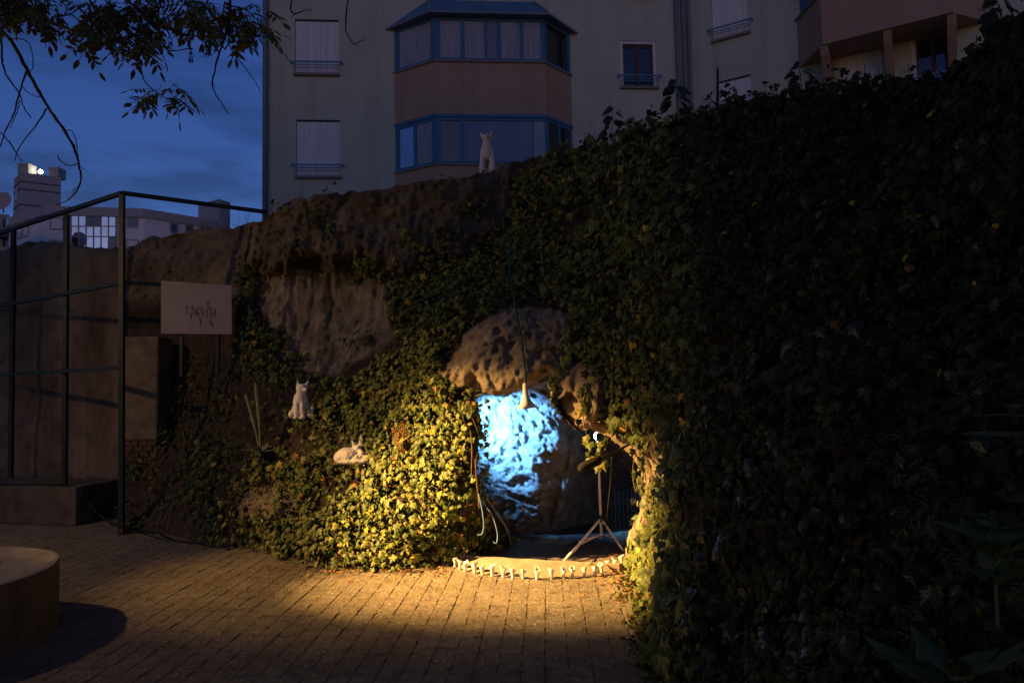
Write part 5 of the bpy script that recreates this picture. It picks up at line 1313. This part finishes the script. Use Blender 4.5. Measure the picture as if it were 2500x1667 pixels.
def ash_leaf(px_, py_, Y=None, s_=1.0):
    o = link(bpy.data.objects.new('leaf', random.choice(CM)), tree); Y = Y or TY + random.uniform(-.3, .3)
    o.location = at(px_, py_, Y) - tree.location
    o.rotation_euler = (random.uniform(.2, 1.35), random.uniform(-.7, .7), random.uniform(-2.2, 2.2)); s__ = 1.32 * s_ * random.uniform(.8, 1.12); o.scale = (s__,) * 3
LR = [((0, -15, 110, 20), 22), ((0, -10, 140, 45), 34), ((60, 20, 160, 55), 14), ((170, -10, 560, 70), 62), ((200, 60, 380, 120), 34), ((300, 90, 390, 125), 14), ((385, 10, 545, 85), 34), ((565, 40, 640, 110), 24), ((355, 215, 440, 262), 15), ((600, 20, 650, 90), 10), ((255, 20, 330, 60), 12)]
for (x0, y0, x1, y1), k_ in LR:
    for i in range(k_): ash_leaf(random.uniform(x0, x1), random.uniform(y0 - 12, y1 - 18))
for cx, cy in ((465, 128), (512, 108), (528, 104), (415, 92), (506, 112)):
    q = MB()
    for i in range(26):
        p = at(cx + random.gauss(0, 4), cy + random.uniform(-6, 22), TY + random.uniform(-.03, .03)); d = Vector((random.uniform(-.2, .2), 0, -1)) * .03; sd = Vector((.003, 0, 0))
        q.add([p, p + d * .4 + sd, p + d, p + d * .4 - sd], [(0, 1, 2, 3)])
    wpart(q, 'seed_bunch', M['seed'], tree)['kind'] = 'stuff'
# unseen foliage added above and behind the view to block sky light
cr_ = np.random.default_rng(8); n = 42000
th_ = cr_.uniform(0, 6.2832, n); cs_ = cr_.uniform(-.78, 1, n); sn_ = np.sqrt(1 - cs_ ** 2); rad_ = cr_.uniform(.80, 1.0, n)
cp = np.stack([-1.6 + 9.4 * rad_ * sn_ * np.cos(th_), -.5 + 8.5 * rad_ * sn_ * np.sin(th_), 4.6 + 4.4 * rad_ * cs_], -1)
kk = fbm(cp * .6, 2, 70) > -.6
e_ = (cp - C0); ew = e_ @ _f; eu = (e_ @ _u) / np.maximum(ew, .01); er = np.abs(e_ @ _r) / np.maximum(ew, .01)
kk &= ~((ew > -.5) & (eu < .56) & (er < 1.6))           # its underside stays above the view
kk &= ~((cp[:, 0] > -7.9) & (cp[:, 0] < -3.0) & (cp[:, 1] > .8) & (cp[:, 2] < 5.6)); kk &= ~((cp[:, 1] > 4.6) & (cp[:, 2] < 5.6))   # clear of the projector
kk &= ~((cp[:, 1] > 0) & (cp[:, 2] < 1.6 + .66 * cp[:, 1] + .5))
cp = cp[kk]; n = len(cp)
lt = np.array([(0, 0, 0), (.35, -.22, .04), (.75, -.2, .0), (1, 0, -.1), (.75, .2, .0), (.35, .22, .04)]) * .17
ltf = np.array([(0, 1, 5), (1, 2, 4), (1, 4, 5), (2, 3, 4)])
ang = cr_.uniform(0, 6.28, n); til = cr_.normal(0, .5, (n, 2))
ex = np.stack([np.cos(ang), np.sin(ang), til[:, 0]], -1); ey = np.stack([-np.sin(ang), np.cos(ang), til[:, 1]], -1); ez = np.cross(ex, ey)
cv = cp[:, None] + lt[None, :, 0:1] * ex[:, None] + lt[None, :, 1:2] * ey[:, None] + lt[None, :, 2:3] * ez[:, None]
cf = (ltf[None] + (np.arange(n) * 6)[:, None, None]).reshape(-1, 3)
o = link(bpy.data.objects.new('crown', me_np('crown', cv.reshape(-1, 3), cf, M['ash_leaf'])), tree); o.location = -tree.location; o['kind'] = 'stuff'
tag(tree, 'ash tree reaching bare twigs and leafy branches in from the upper left', 'tree')

# leaves creeping out over the paving at the foot of the thicket
q = MB(); random.seed(77); cvs = []
for i in range(900):
    t = random.random() ** .8; gy_ = 1402 + 278 * t; gx_ = np.interp(gy_, [g_[1] for g_ in GL[10:15]], [g_[0] for g_ in GL[10:15]])
    p = ground(gx_ - abs(random.gauss(0, 26)) + 8, gy_); p.z = abs(random.gauss(0, .035)) + .008; s_ = random.uniform(.022, .05)
    e = Euler((random.gauss(.3, .45), random.gauss(-.2, .45), random.uniform(0, 6.28))).to_matrix(); v, f = LT[i % 5]
    q.add([p + e @ Vector(w__) * s_ for w__ in v], [tuple(int(a_) for a_ in ff) for ff in f]); cvs += [pal[random.choice((0, 1, 1, 2, 2, 3, 6))] * random.uniform(.6, 1.1)] * len(v)
o = q.build('creeping_leaves', M['leaf'], ivy_root[2]); set_col(o.data, 'leafcol', np.array(cvs)); o.location = -ivy_root[2].location; o['kind'] = 'stuff'

# loose leaf tips along the top of the thicket
q = MB(); cvs = []; rr2 = random.Random(91)
for c_ in range(95):
    cx = rr2.uniform(1420, 2490); h_ = abs(rr2.gauss(0, 22)) + 6; Yd = float(hillY(np.array([cx]), np.array([np.interp(cx, sx, sy)]))[0]); y0 = np.interp(cx, sx, sy)
    q.tube([at(cx, y0 + 12, Yd), at(cx + rr2.uniform(-6, 6), y0 - h_, Yd)], .0022, 4); cvs += [pal[0] * .5] * 8
    for i in range(rr2.randint(4, 9)):
        p = at(cx + rr2.gauss(0, 9), y0 + 8 - (h_ + 8) * rr2.random(), Yd + rr2.uniform(-.06, .06)); s_ = rr2.uniform(.03, .065)
        e = Euler((rr2.gauss(.9, .5), rr2.gauss(0, .5), rr2.uniform(-1.6, 1.6))).to_matrix(); v, f = LB[i % 3]
        q.add([p + e @ Vector(w__) * s_ for w__ in v], [tuple(int(a_) for a_ in ff) for ff in f]); cvs += [pal[rr2.choice((0, 0, 1))] * .6] * len(v)
o = q.build('shoot_tips', M['leaf'], ivy_root[3]); set_col(o.data, 'leafcol', np.array(cvs)); o.location = -ivy_root[3].location; o['kind'] = 'stuff'
